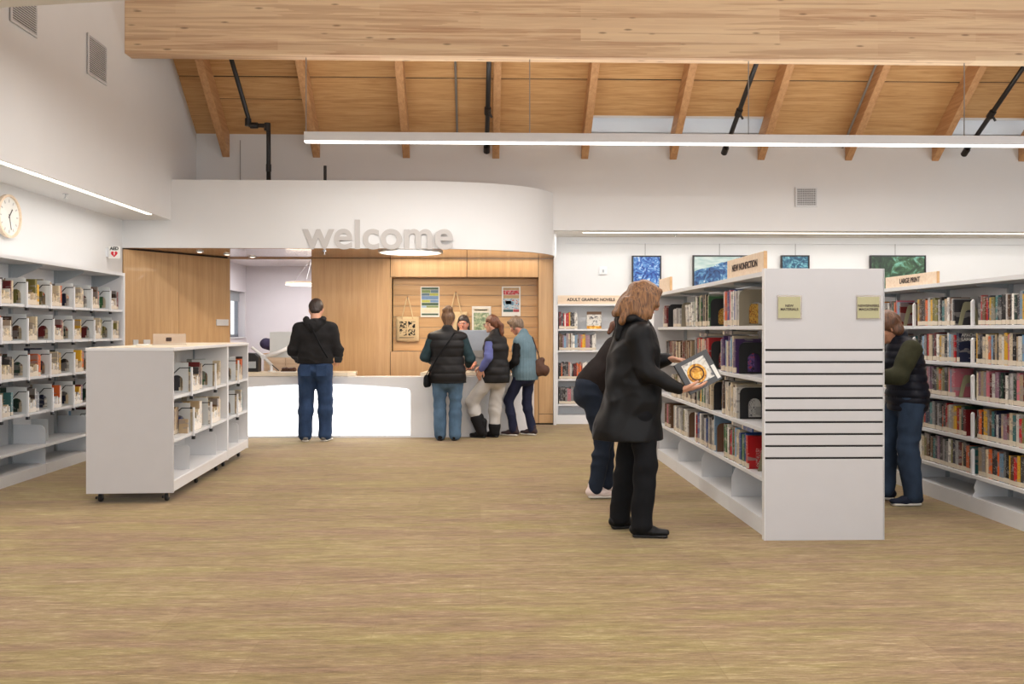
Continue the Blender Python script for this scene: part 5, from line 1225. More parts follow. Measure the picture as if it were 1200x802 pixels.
def shoe(root, J, n, mat, sole, sc=1.0, high=0.0, lift=None):
    a = J['an' + n]; td = nrm(J['td' + n]); base = V(a[0], a[1], (lift if lift is not None else 0.0)); sd = np.cross(td, V(0, 0, 1)); up = V(0, 0, 1)
    if abs(td[2]) > 0.1: up = nrm(np.cross(sd, td)); base = a - up * 0.085
    S = Shape(0.006)
    S.cap(base - td * 0.045 * sc + up * 0.052, base + td * 0.07 * sc + up * 0.046, (0.036 * sc, 0.036), (0.042 * sc, 0.034), sd, 0.02)
    S.cap(base + td * 0.07 * sc + up * 0.040, base + td * 0.160 * sc + up * 0.036, (0.043 * sc, 0.028), (0.036 * sc, 0.020), sd, 0.02)
    S.cap(base - td * 0.02 * sc + up * 0.06, base - td * 0.02 + up * (0.11 + high), 0.040, 0.042 + high * 0.12, sd, 0.02)
    o = part('shoe', S, mat, root)
    T = Shape(0.006); T.cap(base - td * 0.045 * sc + up * 0.014, base + td * 0.155 * sc + up * 0.014, (0.040 * sc, 0.0145), (0.040 * sc, 0.0145), sd, 0.01)
    link('sole', np_mesh('sole', [T.mesh_np()], sole), o)
def person(label, loc, rz, J, skin_m, w=1.0, arms=(0.045, 0.036, 0.026), legs=(0.066, 0.046, 0.034), hands=None, head_sc=1.0, group=None, eyes=True):
    root = thing('person', label, 'person', loc, rz)
    B = Shape(0.012); torso(B, J, w * 0.88, -0.014, depth=0.9, neck_r=0.054)
    for n in 'LR':
        arm(B, J, n, arms); leg(B, J, n, legs)
        a = J['an' + n]; td = nrm(J['td' + n]); up = V(0, 0, 1) if abs(td[2]) < 0.1 else nrm(np.cross(np.cross(td, V(0, 0, 1)), td))
    Rm = frame_of(J['hf'], J['hu']); H = head_shape().xf(J['hed'], Rm * head_sc); H.p = [(a, b, tuple(q * head_sc for q in ra), tuple(q * head_sc for q in rb), sd, k, c) for a, b, ra, rb, sd, k, c in H.p]
    H.cap(J['hed'] + Rm @ V(0, -0.022, -0.045), J['nek'] - V(0, 0, 0.03), 0.050 * head_sc, 0.056 * head_sc, k=0.03)
    shapes = [B, H]
    for n, kw in (hands or {}).items(): shapes.append(hand_shape(J['wr' + n], **kw))
    part('body', shapes, skin_m, root)
    if eyes:
        for s in (-1, 1):
            c = J['hed'] + Rm @ (V(s * 0.031, 0.0735, 0.004) * head_sc); f = Rm[:, 1]
            E_ = MB().lathe([(0.002, -0.0105), (0.0075, -0.008), (0.0105, 0), (0.0075, 0.008), (0.002, 0.0105)], (0, 0, 0), 10).build('eye', 'eye_white', root, tuple(c), smooth=True)
            I_ = MB().lathe([(0.001, -0.002), (0.005, -0.001), (0.005, 0.001), (0.001, 0.002)], (0, 0, 0), 10, 'y').build('iris', 'iris_dark', E_, tuple(f * 0.0095))
        L_ = J['hed'] + Rm @ (V(0, 0.0865, -0.055) * head_sc)
        MB().tube([tuple(L_ - Rm[:, 0] * 0.016), tuple(L_ + Rm[:, 1] * 0.003), tuple(L_ + Rm[:, 0] * 0.016)], [0.002, 0.005, 0.002], 6).build('lips', 'lip', root, smooth=True)
    return root, Rm
def hair(root, J, Rm, mat, cuts=True, extra=(), sc=1.0, res=0.005, amp=0.004, thick=0.012, name='hair', cut_low=-0.03, f=90, cutk=0.012):
    S = Shape(res); c = J['hed']; W = lambda p: c + Rm @ (np.array(p, float) * sc)
    S.cap(W((0, -0.020, 0.036)), W((0, 0.002, 0.040)), ((0.074 + thick) * sc, (0.084 + thick) * sc), ((0.070 + thick) * sc, (0.080 + thick) * sc), Rm[:, 0], 0.02)
    S.cap(W((0, -0.040, 0.02)), W((0, -0.055, -0.035)), ((0.062 + thick) * sc, (0.05 + thick) * sc), (0.052 * sc, 0.038 * sc), Rm[:, 0], 0.03)
    for a, b, ra, rb in extra: S.cap(W(a), W(b), ra, rb, Rm[:, 0], 0.02)
    if cuts: S.cap(W((0, 0.125, -0.035)), W((0, 0.105, -0.10)), (0.060 * sc, 0.080 * sc), (0.07 * sc, 0.08 * sc), Rm[:, 0], cutk, cut=True)
    S.noise = strands(amp, f)
    return part(name, S, mat, root)
def strap(root, pts, mat='cloth_black', w=0.012, name='strap'):
    return MB().tube(catmull(pts, 5), w, 6).build(name, mat, root, smooth=True)

# ------------------------------------------------ man in black hoodie at the desk, seen from behind
J = pose(1.79, 1.12)
up_j(J, hed=(0.0, 0.07, 1.668), nek=(0, 0.0, 1.50), hf=(0.02, 0.9, -0.42), hu=(0, 0.42, 0.9), shL=(-.20, .0, 1.42), shR=(.20, .0, 1.42), elL=(-.285, .0, 1.15), elR=(.29, .01, 1.14), wrL=(-.25, .24, 1.02), wrR=(.26, .24, 1.02),
     anL=(-.125, -.02, .085), anR=(.125, -.02, .085), knL=(-.12, .03, .50), knR=(.125, .03, .50), hipL=(-.10, 0, .92), hipR=(.10, 0, .92), tdL=(-.25, 1, 0), tdR=(.25, 1, 0))
hk = dict(d=V(0.3, 0.9, -0.2), n=V(0, 0.2, 1), curl=0.5)
p, Rm = person('man in black hoodie and blue jeans standing with his back turned at the desk', (-2.095, 11.17, 0), R(2), J, 'skin_light', 1.2, hands={'L': dict(hk, side=1), 'R': dict(hk, d=V(-0.3, 0.9, -0.2), side=-1)}, head_sc=1.18)
hair(p, J, Rm, 'hair_dark', sc=1.18, thick=0.003, amp=0.002, f=160)
S = Shape(0.010); torso(S, J, 1.30, 0.012, 1.25, neck_r=0.085, belly=0.02, k=0.06)
for n in 'LR': arm(S, J, n, (0.075, 0.062, 0.045), 0.006, k=0.05)
S.cap((0, 0, 1.04), (0, 0, .93), (.228, .165), (.222, .16), k=0.02); S.zmin = .985; S.noise = wrinkle(0.007, (16, 16, 34), 4, True)
part('hoodie', S, 'hoodie_black', p)
S = Shape(0.008)                                   # hood folded on the upper back
S.cap((-.10, -.075, 1.53), (0, -.135, 1.44), (.045, .05), (.06, .05), (0, 0, 1), 0.04); S.cap((.10, -.075, 1.53), (0, -.135, 1.44), (.045, .05), (.06, .05), (0, 0, 1), 0.04)
S.cap((-.11, -.05, 1.55), (-.09, .05, 1.50), .035, .03); S.cap((.11, -.05, 1.55), (.09, .05, 1.50), .035, .03); S.cap((0, -.10, 1.53), (0, -.125, 1.40), (.07, .03), (.05, .03), k=0.03); S.noise = wrinkle(0.006, (34, 34, 50), 8, True)
part('hood', S, 'hoodie_black', p)
strap(p, [(-.06, -.155, 1.50), (.02, -.195, 1.36), (.10, -.20, 1.20), (.18, -.165, 1.06)], 'cloth_black', 0.011)
S = Shape(0.009)
S.cap((0, 0, .99), (0, 0, .93), (.20, .145), (.205, .15), k=0.05)
for n in 'LR':
    s = -1 if n == 'L' else 1
    leg(S, J, n, (0.118, 0.094, 0.082), 0.0, hem=0.086); S.cap((s * .10, -.06, .90), (s * .10, -.05, .84), .10, .09, k=0.05)
S.noise = wrinkle(0.007, (14, 14, 40), 2, True); part('jeans', S, 'denim_blue', p)
for s in (-1, 1): MB().box(-.065, .065, -0.004, 0.004, -.07, .07).build('back_pocket', 'denim_blue', p, (s * .10, -.160, .90), bevel=0.003)
for n in 'LR': shoe(p, J, n, 'shoe_grey', 'sole_white', 1.08)

# ------------------------------------------------ woman with a bun in a black vest
J = pose(1.63, 1.1)
up_j(J, hed=(0.01, 0.035, 1.54), nek=(0, -.01, 1.38), hf=(0.10, 1, -0.10), shL=(-.185, 0, 1.31), shR=(.185, 0, 1.31), elL=(-.285, .0, 1.07), elR=(.285, .02, 1.05), wrL=(-.22, .26, 1.0), wrR=(.25, .28, .96),
     che=(0, 0, 1.20), wai=(0, 0, 1.02), pel=(0, 0, .86), anL=(-.095, 0, .08), anR=(.095, 0, .08), knL=(-.10, .02, .45), knR=(.10, .02, .45), hipL=(-.10, 0, .83), hipR=(.10, 0, .83), tdL=(-.1, 1, 0), tdR=(.1, 1, 0))
p, Rm = person('woman with brown bun, long black vest, teal sleeves and light jeans at the desk', (-0.42, 11.19, 0), R(-3), J, 'skin_light', 1.1, hands={'L': dict(hk, side=1), 'R': dict(hk, d=V(-0.3, 0.9, -0.2), side=-1)})
hair(p, J, Rm, 'hair_bun', extra=[((0.0, -0.06, 0.10), (0.0, -0.05, 0.155), 0.045, 0.034), ((-0.03, -0.06, 0.12), (0.03, -0.07, 0.13), 0.036, 0.034), ((0, -0.06, -0.03), (0.0, -0.07, -0.09), (0.05, 0.03), (0.035, 0.02))], amp=0.006)
S = Shape(0.010)
for n in 'LR': arm(S, J, n, (0.066, 0.060, 0.042), 0.006, k=0.04)
S.noise = wrinkle(0.005, (20, 20, 40), 11, True); part('sleeves', S, 'sleeve_teal', p)
S = Shape(0.010); torso(S, J, 1.28, 0.012, 1.30, hem=((0, 0, .66), (.25, .18)), neck_r=0.080, neck_top=0.05, k=0.06); S.zmin = .735
S.cap(J['shL'] + V(.03, 0, 0), J['shL'], .075, .070); S.cap(J['shR'] - V(.03, 0, 0), J['shR'], .075, .070); S.noise = quilt(0.009, 0.105, 0.02, extra=0.003); part('vest', S, 'vest_black', p)
S = Shape(0.009); S.cap((0, 0, .84), (0, -.01, .78), (.195, .14), (.20, .15), k=0.05)
for n in 'LR': leg(S, J, n, (0.112, 0.078, 0.07), 0.0, hem=0.082)
S.noise = wrinkle(0.005, (12, 12, 34), 5, True); part('jeans', S, 'denim_light', p)
for n in 'LR': shoe(p, J, n, 'shoe_black', 'sole_black', 0.95)
strap(p, [(.10, -.10, 1.38), (.02, -.185, 1.25), (-.10, -.20, 1.08), (-.21, -.13, .88), (-.245, -.06, .82)], 'cloth_black', 0.009)
hb = thing('shoulder_bag', 'small black crossbody bag at the hip of the woman with the bun', 'bag', (-0.675, 11.15, 0.76), R(70))
S = Shape(0.007); S.cap((-.05, 0, -.035), (.05, 0, -.035), (.03, .045), side=(0, 1, 0), k=0.02); S.cap((-.05, 0, .03), (.05, 0, .03), (.028, .05), side=(0, 1, 0), k=0.03); part('bag_body', S, 'cloth_black', hb)
MB().tube([(-.05, .0, .07), (-.02, -.02, .12), (.0, -.03, .15)], 0.006, 6).build('strap_end', 'cloth_black', hb)

# ------------------------------------------------ woman in black vest with violet sleeves, face in profile to the left
J = pose(1.62)
up_j(J, hed=(0, 0.055, 1.485), nek=(0, -.005, 1.33), hf=(0.0, 1, -0.12), shL=(-.165, .0, 1.27), shR=(.165, .0, 1.27), elL=(-.215, .0, 1.06), elR=(.2, .05, 1.04), wrL=(-.20, .10, .90), wrR=(.16, .26, .93),
     che=(0, 0, 1.16), wai=(0, 0, 1.0), pel=(0, 0, .86), hipL=(-.08, .02, .83), knL=(-.10, .30, .46), anL=(-.07, .17, .085), hipR=(.08, -.02, .83), knR=(.07, .04, .45), anR=(.06, .05, .08), tdL=(-.05, 1, 0), tdR=(.1, 1, 0))
p, Rm = person('woman in glasses with ponytail, black vest and violet sleeves, profile to left', (0.20, 11.42, 0), R(62), J, 'skin_light', 1.0, hands={'L': dict(hk, d=V(0, 0.5, -0.9), n=V(-1, 0, 0), side=-1), 'R': dict(hk, side=-1)})
hair(p, J, Rm, 'hair_red', extra=[((0, -0.10, 0.02), (0.0, -0.135, -0.03), 0.026, 0.028), ((0, -0.135, -0.03), (0, -0.13, -0.12), 0.030, 0.028), ((0, -0.13, -0.12), (0, -0.12, -0.20), 0.027, 0.012)], thick=0.006, amp=0.004)
g = MB().tube([tuple(J['hed'] + Rm @ V(*q)) for q in ((-.078, -.005, .012), (-.066, .07, .012), (-.05, .094, .010), (-.008, .100, .010), (.008, .100, .010), (.05, .094, .010), (.066, .07, .012), (.078, -.005, .012))], 0.0025, 6).build('glasses', 'frame_black', p)
for s in (-1, 1):
    c = J['hed'] + Rm @ V(s * .031, .1, .002); MB().lathe([(.021, -.0015), (.021, .0015)], (0, 0, 0), 16, 'y').build('lens', 'acrylic', g, tuple(c))
S = Shape(0.009)
for n in 'LR': arm(S, J, n, (0.058, 0.050, 0.038), 0.006, k=0.04)
S.noise = wrinkle(0.005, (20, 20, 40), 13, True); part('sleeves', S, 'sleeve_violet', p)
S = Shape(0.010); torso(S, J, 1.08, 0.014, 1.30, hem=((0, .0, .66), (.205, .185)), neck_r=0.078, neck_top=0.055, k=0.06); S.zmin = .725; S.noise = quilt(0.009, 0.10, 0.03, extra=0.003); part('vest', S, 'vest_black', p)
S = Shape(0.009); S.cap((0, 0, .84), (0, -.01, .78), (.16, .14), (.165, .14), k=0.05)
for n in 'LR': leg(S, J, n, (0.105, 0.086, 0.070), 0.0, hem=0.066)
S.noise = wrinkle(0.006, (16, 16, 34), 6, True); part('trousers', S, 'trousers_pale', p)
for n in 'LR': shoe(p, J, n, 'boot_black', 'sole_black', 0.95, high=0.10)
S = Shape(0.007); a_, k_ = J['anL'], J['knL']; S.cap(a_ + (k_ - a_) * 0.0, a_ + (k_ - a_) * 0.45, 0.070, 0.090, k=0.02); part('boot_shaft', S, 'boot_black', p)
S = Shape(0.007); a_, k_ = J['anR'], J['knR']; S.cap(a_ + (k_ - a_) * 0.0, a_ + (k_ - a_) * 0.18, 0.070, 0.082, k=0.02); part('boot_shaft', S, 'boot_black', p)

# ------------------------------------------------ woman in teal quilted vest, head bowed, brown bag on the shoulder
J = pose(1.60)
up_j(J, hed=(0, 0.13, 1.465), nek=(0, .03, 1.33), hf=(0.05, 0.92, -0.50), hu=(0, .5, .9), shL=(-.165, .03, 1.26), shR=(.165, .03, 1.26), elL=(-.21, .05, 1.00), elR=(.2, .05, 1.0), wrL=(-.16, .24, .86), wrR=(.16, .26, .88),
     che=(0, 0.02, 1.15), wai=(0, 0, 1.0), pel=(0, 0, .86), hipL=(-.08, .02, .83), knL=(-.10, .20, .47), anL=(-.09, .13, .085), hipR=(.08, -.02, .83), knR=(.08, .02, .45), anR=(.08, -.06, .08), tdL=(-.05, 1, 0), tdR=(.1, 1, 0))
p, Rm = person('woman with short ash hair, teal quilted vest and black sleeves, head bowed at desk', (0.60, 11.66, 0), R(62), J, 'skin_rosy', 1.0, hands={'L': dict(hk, d=V(0.2, 0.9, -0.4), side=1), 'R': dict(hk, side=-1)})
hair(p, J, Rm, 'hair_ash', extra=[((-.06, .0, .02), (-.068, .02, -.03), 0.024, 0.016), ((.06, .0, .02), (.068, .02, -.03), 0.024, 0.016), ((-.03, .06, .09), (.03, .065, .08), .028, .028)], thick=0.012, amp=0.005)
S = Shape(0.009)
for n in 'LR': arm(S, J, n, (0.056, 0.048, 0.036), 0.004, k=0.04)
S.noise = wrinkle(0.004, (20, 20, 40), 15, True); part('sleeves', S, 'sleeve_black', p)
S = Shape(0.008); torso(S, J, 1.04, 0.012, 1.25, hem=((0, .0, .66), (.18, .16)), neck_r=0.072, neck_top=0.045, k=0.06); S.zmin = .745
def vq(P):
    an = np.arctan2(P[:, 1], P[:, 0]); return 0.005 * (1 - np.abs(np.sin(an * 14)) ** 0.6) + 0.004 * (1 - np.abs(np.sin(np.pi * P[:, 2] / 0.13)) ** 0.5)
S.noise = vq; part('vest', S, 'vest_teal', p)
S = Shape(0.009); S.cap((0, 0, .84), (0, -.01, .78), (.15, .125), (.155, .125), k=0.05)
for n in 'LR': leg(S, J, n, (0.09, 0.066, 0.055), 0.0, hem=0.058)
S.noise = wrinkle(0.006, (16, 16, 36), 7, True); part('jeans', S, 'denim_navy', p)
for n in 'LR': shoe(p, J, n, 'shoe_brown', 'sole_white', 1.0)
hb = thing('handbag', 'soft brown handbag hanging from the shoulder of the woman in teal', 'handbag', (0.80, 11.60, 0.82), R(0))
S = Shape(0.008); S.cap((-.04, 0, .06), (.06, 0, .05), (.06, .09), (.06, .075), (0, 1, 0), 0.04); S.cap((-.03, 0, .14), (.02, 0, .20), (.045, .06), (.03, .04), (0, 1, 0), 0.04); S.noise = wrinkle(0.006, (30, 30, 30), 9, True); part('bag_body', S, 'leather_brown', hb)
MB().tube(catmull([(-.01, 0.02, .2), (-.05, .03, .33), (-.09, .03, .45), (-.11, .0, .50)], 4), 0.008, 6).build('handle', 'leather_brown', hb, smooth=True)

# ------------------------------------------------ staff member behind the desk
J = pose(1.58)
up_j(J, hed=(0, 0.08, 1.50), nek=(0, .02, 1.35), hf=(0.12, 1, -0.02), elL=(-.22, .08, 1.02), elR=(.22, .05, 1.02), wrL=(-.15, .35, .93), wrR=(.12, .30, .92), shL=(-.16, 0, 1.26), shR=(.16, 0, 1.26), che=(0, 0, 1.15), wai=(0, 0, 1.0), pel=(0, 0, .86), hipL=(-.08, 0, .83), hipR=(.08, 0, .83), knL=(-.09, .02, .44), knR=(.09, .02, .44))
p, Rm = person('desk clerk with dark hair and glasses facing us, half hidden behind the woman with bun', (-0.24, 12.42, 0), R(180), J, 'skin_rosy', 1.0, hands={'L': dict(d=V(0.3, 0.9, -0.05), n=V(0, 0, 1), curl=0.35, side=1), 'R': dict(hk, side=-1)})
hair(p, J, Rm, 'hair_dark', extra=[((-.07, -.02, .0), (-.075, -.01, -.09), .024, .018), ((.07, -.02, .0), (.075, -.01, -.09), .024, .018)], thick=0.008, amp=0.004)
g = MB().tube([tuple(J['hed'] + Rm @ V(*q)) for q in ((-.078, -.005, .012), (-.066, .07, .012), (-.05, .094, .010), (.05, .094, .010), (.066, .07, .012), (.078, -.005, .012))], 0.002, 6).build('glasses', 'frame_black', p)
S = Shape(0.010); torso(S, J, 1.0, 0.012, 1.1, neck_r=0.065, k=0.05)
for n in 'LR': arm(S, J, n, (0.056, 0.050, 0.036), 0.004, k=0.04, upto=0.6)
S.noise = wrinkle(0.004, (20, 20, 40), 21, True); part('sweater', S, 'sweater_grey', p)
S = Shape(0.010); S.cap((0, 0, .84), (0, -.01, .78), (.15, .125), (.155, .125), k=0.05)
for n in 'LR': leg(S, J, n, (0.09, 0.066, 0.055), 0.0)
part('trousers', S, 'cloth_black', p)
for n in 'LR': shoe(p, J, n, 'shoe_black', 'sole_black', 0.95)

# ------------------------------------------------ woman in long black coat holding a book, right foreground
J = pose(1.74)
up_j(J, hed=(0.0, 0.035, 1.615), nek=(0, -.03, 1.455), hf=(0.03, 0.93, -0.33), hu=(0, .33, .95), shL=(-.185, -.03, 1.385), shR=(.185, -.03, 1.385), elR=(.235, .03, 1.13), wrR=(.235, .255, 1.012), elL=(-.20, .04, 1.16), wrL=(-.07, .225, 1.205),
     che=(0, -.02, 1.26), wai=(0, -.02, 1.08), pel=(0, -.02, .93), hipR=(.095, .0, .90), knR=(.125, .03, .49), anR=(.13, .0, .085), hipL=(-.09, -.03, .90), knL=(-.12, -.06, .49), anL=(-.13, -.115, .085), tdR=(.10, 1, 0), tdL=(-.25, 1, 0))
CW = (1.10, 6.055, 0)
p, Rm = person('woman in long black coat with shoulder-length auburn hair holding an open-faced book', CW, R(-92), J, 'skin_light', 1.05,
               hands={'R': dict(d=V(-0.12, 0.98, 0.10), n=V(0.30, 0.10, -0.94), side=-1, curl=0.25, thumb=0.9), 'L': dict(d=V(0.10, 0.96, -0.10), n=V(-0.3, 0.1, 0.95), side=1, curl=0.3, spread=0.12)}, head_sc=1.05)
S = Shape(0.006); c = J['hed']; W = lambda *q: c + Rm @ V(*q)
S.cap(W(0, -.02, .04), W(0, .01, .045), (.094, .102), (.088, .096), Rm[:, 0], .03)
S.cap(W(0, -.055, .03), W(0, -.10, -.06), (.088, .075), (.09, .06), Rm[:, 0], .04); S.cap(W(0, -.10, -.06), W(0, -.155, -.145), (.09, .055), (.075, .028), Rm[:, 0], .04)
for s in (-1, 1):
    S.cap(W(s * .075, -.01, .03), W(s * .096, .0, -.09), (.034, .050), (.034, .050), Rm[:, 0], .03); S.cap(W(s * .096, .0, -.09), W(s * .100, .030, -.185), (.034, .05), (.030, .036), Rm[:, 0], .03); S.cap(W(s * .100, .030, -.185), W(s * .098, .045, -.25), (.030, .036), (.016, .020), Rm[:, 0], .03)
    S.cap(W(s * .09, -.06, -.05), W(s * .095, -.10, -.19), (.04, .045), (.030, .028), Rm[:, 0], .03); S.cap(W(s * .045, .07, .085), W(s * .084, .070, -.01), (.028, .024), (.018, .026), Rm[:, 0], .02); S.cap(W(s * .084, .070, -.01), W(s * .092, .065, -.10), (.018, .026), (.014, .022), Rm[:, 0], .02)
S.cap(W(0, .135, -.04), W(0, .115, -.12), (.066, .070), (.075, .08), Rm[:, 0], .012, cut=True)
_s1, _s2 = strands(0.0065, 70), strands(0.0035, 150)
S.noise = lambda P: _s1(P) + _s2(P); part('hair', S, 'hair_auburn', p)
S = Shape(0.008); torso(S, J, 1.18, 0.018, 1.35, neck_r=0.085, neck_top=0.02, k=0.07)
S.cap((0, -.02, .95), (0, -.075, .68), (.185, .165), (.215, .225), k=0.06); S.cap((0, -.16, 1.20), (0, -.22, .72), (.15, .05), (.17, .06), k=0.06)
S.cap((0, -.075, .68), (0, -.085, .50), (.215, .235), (.22, .25), k=0.05); S.zmin = .655
for n in 'LR': arm(S, J, n, (0.070, 0.060, 0.044), 0.004, k=0.04, upto=0.93)
_w1, _w2 = wrinkle(0.013, (17, 17, 5), 24, True), wrinkle(0.007, (30, 30, 38), 25, True)
S.noise = lambda P: _w1(P) + _w2(P); part('coat', S, 'coat_black', p)
S = Shape(0.008)
S.chain([(-.10, .05, 1.44), (-.125, -.05, 1.49), (-.06, -.125, 1.485), (.06, -.125, 1.485), (.125, -.05, 1.49), (.10, .05, 1.44)], [(.028, .03)] * 6, (0, 0, 1), .03); S.cap((-.05, -.12, 1.45), (-.05, -.15, 1.36), .035, .03); S.cap((.05, -.12, 1.45), (.05, -.15, 1.36), .035, .03)
S.noise = wrinkle(0.006, (40, 40, 40), 31, True); part('hood_collar', S, 'coat_black', p)
S = Shape(0.008); S.cap((0, -.02, .93), (0, -.02, .86), (.17, .13), (.18, .14), k=0.05)
for n in 'LR': leg(S, J, n, (0.10, 0.080, 0.074), 0.0, hem=0.076)
S.noise = wrinkle(0.006, (14, 14, 30), 17, True); part('trousers', S, 'cloth_black', p)
for n in 'LR': shoe(p, J, n, 'shoe_black', 'sole_black', 1.05)

bk = thing('held_book', 'dark grey hardback with a gold round emblem held by the woman in black', 'book', (1.470, 5.865, 1.128))
bw, bh = 0.25, 0.225
m = MB(); m.mat(0).box(-bw / 2, bw / 2, 0, 0.003, -bh / 2, bh / 2).box(-bw / 2, bw / 2, 0.022, 0.025, -bh / 2, bh / 2).box(-bw / 2, -bw / 2 + 0.004, 0, 0.025, -bh / 2, bh / 2).mat(1).box(-bw / 2 + 0.004, bw / 2 - 0.005, 0.003, 0.022, -bh / 2 + 0.004, bh / 2 - 0.004)
flat('cover_grey', srgb(72, 73, 76), 0.35, var=0.05)
m.build('hardback', ['cover_grey', 'book_pages'], bk)
MB().box(-0.085, 0.085, -0.001, 0, -0.075, 0.085).build('cover_photo', 'art_pale', bk)
MB().lathe([(0.066, -0.004), (0.066, -0.001)], (-0.015, 0, -0.005), 32, 'y').build('emblem', 'art_gold', bk); MB().ring([(0.05 * math.cos(2 * math.pi * k / 24) - .015, 0.05 * math.sin(2 * math.pi * k / 24) - .005) for k in range(24)], [(0.042 * math.cos(2 * math.pi * k / 24) - .015, 0.042 * math.sin(2 * math.pi * k / 24) - .005) for k in range(24)], -0.006, -0.004, 'y').build('emblem_ring', 'leather_brown', bk)
MB().box(0.095, 0.12, -0.001, 0, -0.10, 0.0).build('barcode_label', 'paper_white', bk)
bk.rotation_euler = (R(-14), R(-26), R(6))

# ------------------------------------------------ person bending to the lower shelves behind her
J = pose(1.68)
up_j(J, pel=(0, -.05, .90), wai=(0, .04, 1.03), che=(0, .17, 1.16), nek=(0, .29, 1.28), hed=(0, .36, 1.38), hf=(0.0, 0.8, -0.6), hu=(0, .6, .8), shL=(-.17, .24, 1.21), shR=(.17, .24, 1.21), elL=(-.19, .30, .98), elR=(.19, .28, .98), wrL=(-.10, .45, 1.0), wrR=(.10, .42, 1.02),
     hipR=(.09, -.05, .86), knR=(.10, .05, .47), anR=(.11, -.02, .085), hipL=(-.09, -.03, .86), knL=(-.09, .12, .47), anL=(-.10, .13, .085), tdR=(.05, 1, 0), tdL=(-.05, 1, 0))
p, Rm = person('person in dark sweater and jeans bending toward the shelf behind the woman in coat', (0.97, 7.42, 0), R(-84), J, 'skin_light', 1.0, hands={'R': dict(d=V(0, 0.9, -0.3), n=V(0.8, 0, 0.5), side=1, curl=0.5), 'L': dict(d=V(0, 0.95, 0.1), n=V(-0.8, 0, 0.5), side=-1, curl=0.5)})
hair(p, J, Rm, 'hair_red', extra=[((0, -.08, .07), (0, -.14, .06), .03, .034), ((0, -.14, .06), (.03, -.20, -.06), .036, .034), ((.03, -.20, -.06), (.04, -.20, -.14), .034, .014)], thick=0.008, amp=0.005)
S = Shape(0.010)
S.cap(J['pel'] + V(0, .03, .05), J['wai'], (.165, .14), (.155, .125), k=0.06); S.cap(J['wai'], J['che'], (.155, .125), (.175, .13), k=0.06); S.cap(J['che'], J['nek'] - V(0, .03, .02), (.175, .125), (.13, .10), k=0.06); S.cap(J['nek'] - V(0, .03, .03), J['nek'] * .6 + J['hed'] * .4 - V(0, .02, 0), .085, .066)
S.cap(J['che'] + V(0, 0, .02), J['che'] + V(0, .02, .10), (.17, .12), (.15, .10), k=0.05)
for n in 'LR': S.cap(J['che'] * 0.3 + J['sh' + n] * 0.7, J['sh' + n], .08, .07, k=0.05); arm(S, J, n, (0.062, 0.054, 0.040), 0.004, k=0.04, upto=0.95)
S.noise = wrinkle(0.007, (18, 18, 30), 41, True); part('sweater', S, 'knit_brown', p)
S = Shape(0.009); S.cap(J['pel'] + V(0, .0, .02), J['pel'] - V(0, .0, .04), (.17, .125), (.175, .13), k=0.05)
for n in 'LR': leg(S, J, n, (0.095, 0.072, 0.056), 0.0, hem=0.062)
S.noise = wrinkle(0.007, (16, 16, 36), 42, True); part('jeans', S, 'denim_dark', p)
for n in 'LR': shoe(p, J, n, 'shoe_pink', 'sole_white', 1.02)

# ------------------------------------------------ man at the right, half hidden by the end panel
J = pose(1.66)
up_j(J, pel=(0, -.03, .88), wai=(0, -.02, 1.00), che=(0, .0, 1.14), nek=(0, .05, 1.31), hed=(0, .13, 1.43), hf=(0.05, 0.85, -0.5), hu=(0, .5, .87), shL=(-.19, .02, 1.25), shR=(.19, .02, 1.25), elL=(-.24, .14, 1.05), elR=(.23, .14, 1.04), wrL=(-.16, .36, 1.02), wrR=(.16, .36, 1.0),
     hipL=(-.10, -.02, .84), knL=(-.12, .02, .46), anL=(-.12, -.02, .085), hipR=(.10, -.02, .84), knR=(.11, .10, .46), anR=(.12, .10, .085), tdL=(-.10, 1, 0), tdR=(.1, 1, 0))
p, Rm = person('man in navy puffer vest and olive sleeves half hidden behind the grey end panel', (3.46, 7.05, 0), R(86), J, 'skin_tan', 1.1, hands={'L': dict(d=V(0.2, 0.9, -0.1), n=V(0, 0, 1), side=1, curl=0.5), 'R': dict(hk, side=-1)}, head_sc=1.06)
hair(p, J, Rm, 'hair_brown', extra=[((-.05, -.04, -.04), (.05, -.04, -.04), .05, .05), ((-.06, .05, .08), (.06, .05, .08), .03, .03)], thick=0.014, amp=0.006, sc=1.06)
S = Shape(0.009)
for n in 'LR': arm(S, J, n, (0.076, 0.066, 0.046), 0.006, k=0.04)
S.noise = wrinkle(0.007, (20, 20, 40), 51, True); part('sleeves', S, 'sleeve_olive', p)
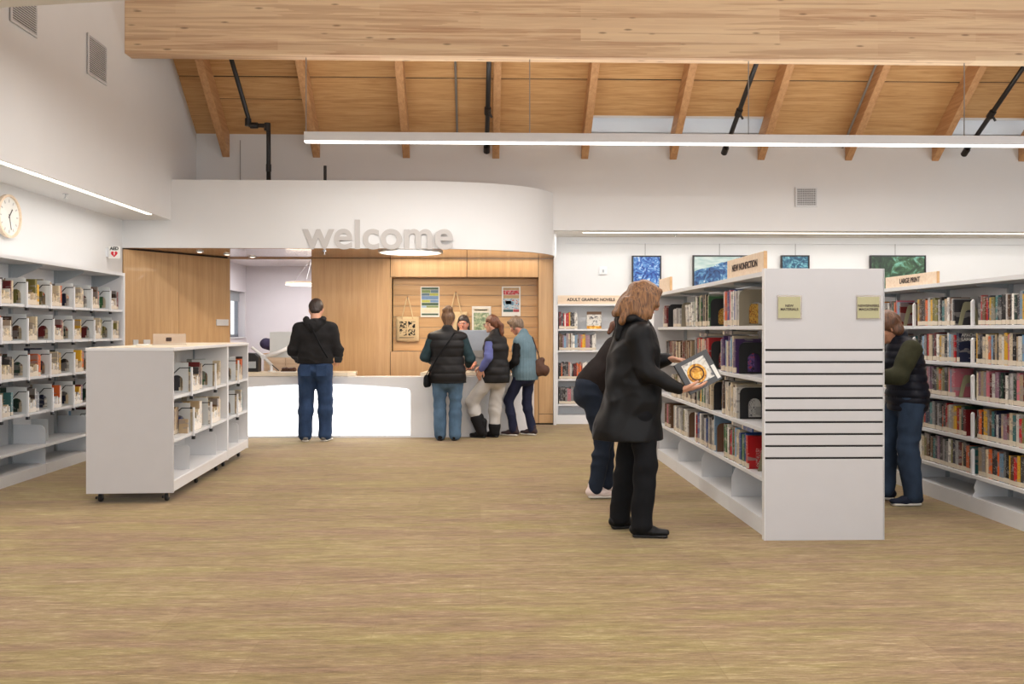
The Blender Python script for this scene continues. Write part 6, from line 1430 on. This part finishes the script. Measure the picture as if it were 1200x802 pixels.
S = Shape(0.009); torso(S, J, 1.16, 0.012, 1.08, hem=((0, -.02, .70), (.19, .14)), neck_r=0.088, neck_top=0.04, k=0.07); S.zmin = .755; S.noise = quilt(0.011, 0.062, 0.0, extra=0.003, seed=5); part('vest', S, 'vest_navy', p)
S = Shape(0.009); S.cap(J['pel'], J['pel'] - V(0, 0, .06), (.17, .14), (.18, .145), k=0.05)
for n in 'LR': leg(S, J, n, (0.108, 0.082, 0.066), 0.0, hem=0.072)
S.noise = wrinkle(0.008, (16, 16, 36), 52, True); part('jeans', S, 'denim_slate', p)
for n in 'LR': shoe(p, J, n, 'shoe_navy', 'sole_white', 1.05)

# ------------------------------------------------ loose things on the staff side of the desk
b = thing('backpack', 'indigo backpack lying on the cabinet behind the white monitor arm', 'backpack', (-2.93, 12.62, 1.08))
S = Shape(0.009); S.cap((-.14, 0, .13), (.20, 0, .06), (.10, .085), (.09, .06), (0, 1, 0), .04); S.noise = wrinkle(0.006, (26, 26, 30), 61, True); part('bag_body', S, 'fabric_indigo', b)
MB().tube(catmull([(-.08, 0, .2), (-.06, 0, .27), (0.0, 0, .25), (.02, 0, .19)], 4), 0.012, 6).build('carry_loop', 'black_metal', b, smooth=True); MB().tube(catmull([(.06, -.02, .17), (.10, -.04, .23), (.15, -.04, .15)], 4), 0.012, 6).build('shoulder_strap', 'black_metal', b, smooth=True)
b = thing('leather_pouch', 'brown leather pouch on the desk below the monitor arm', 'pouch', (-2.60, 11.92, 0.846))
S = Shape(0.006); S.cap((-.06, 0, .03), (-.02, 0, .03), (.045, .03), side=(0, 1, 0), k=.01); S.cap((.03, 0, .03), (.08, 0, .03), (.045, .03), side=(0, 1, 0), k=.01); S.noise = wrinkle(0.004, (60, 60, 60), 62, True); part('pouch_body', S, 'leather_brown', b)
MB().box(-.09, .11, -.05, -.045, .0, .02).build('flap', 'leather_brown', b)
o = MB().box(-2.76, -2.46, 11.70, 11.84, 0.846, 0.852).build('paper_sheet', 'paper_white'); tag(o, 'sheet of paper lying on the desk left of the man in hoodie', 'paper')
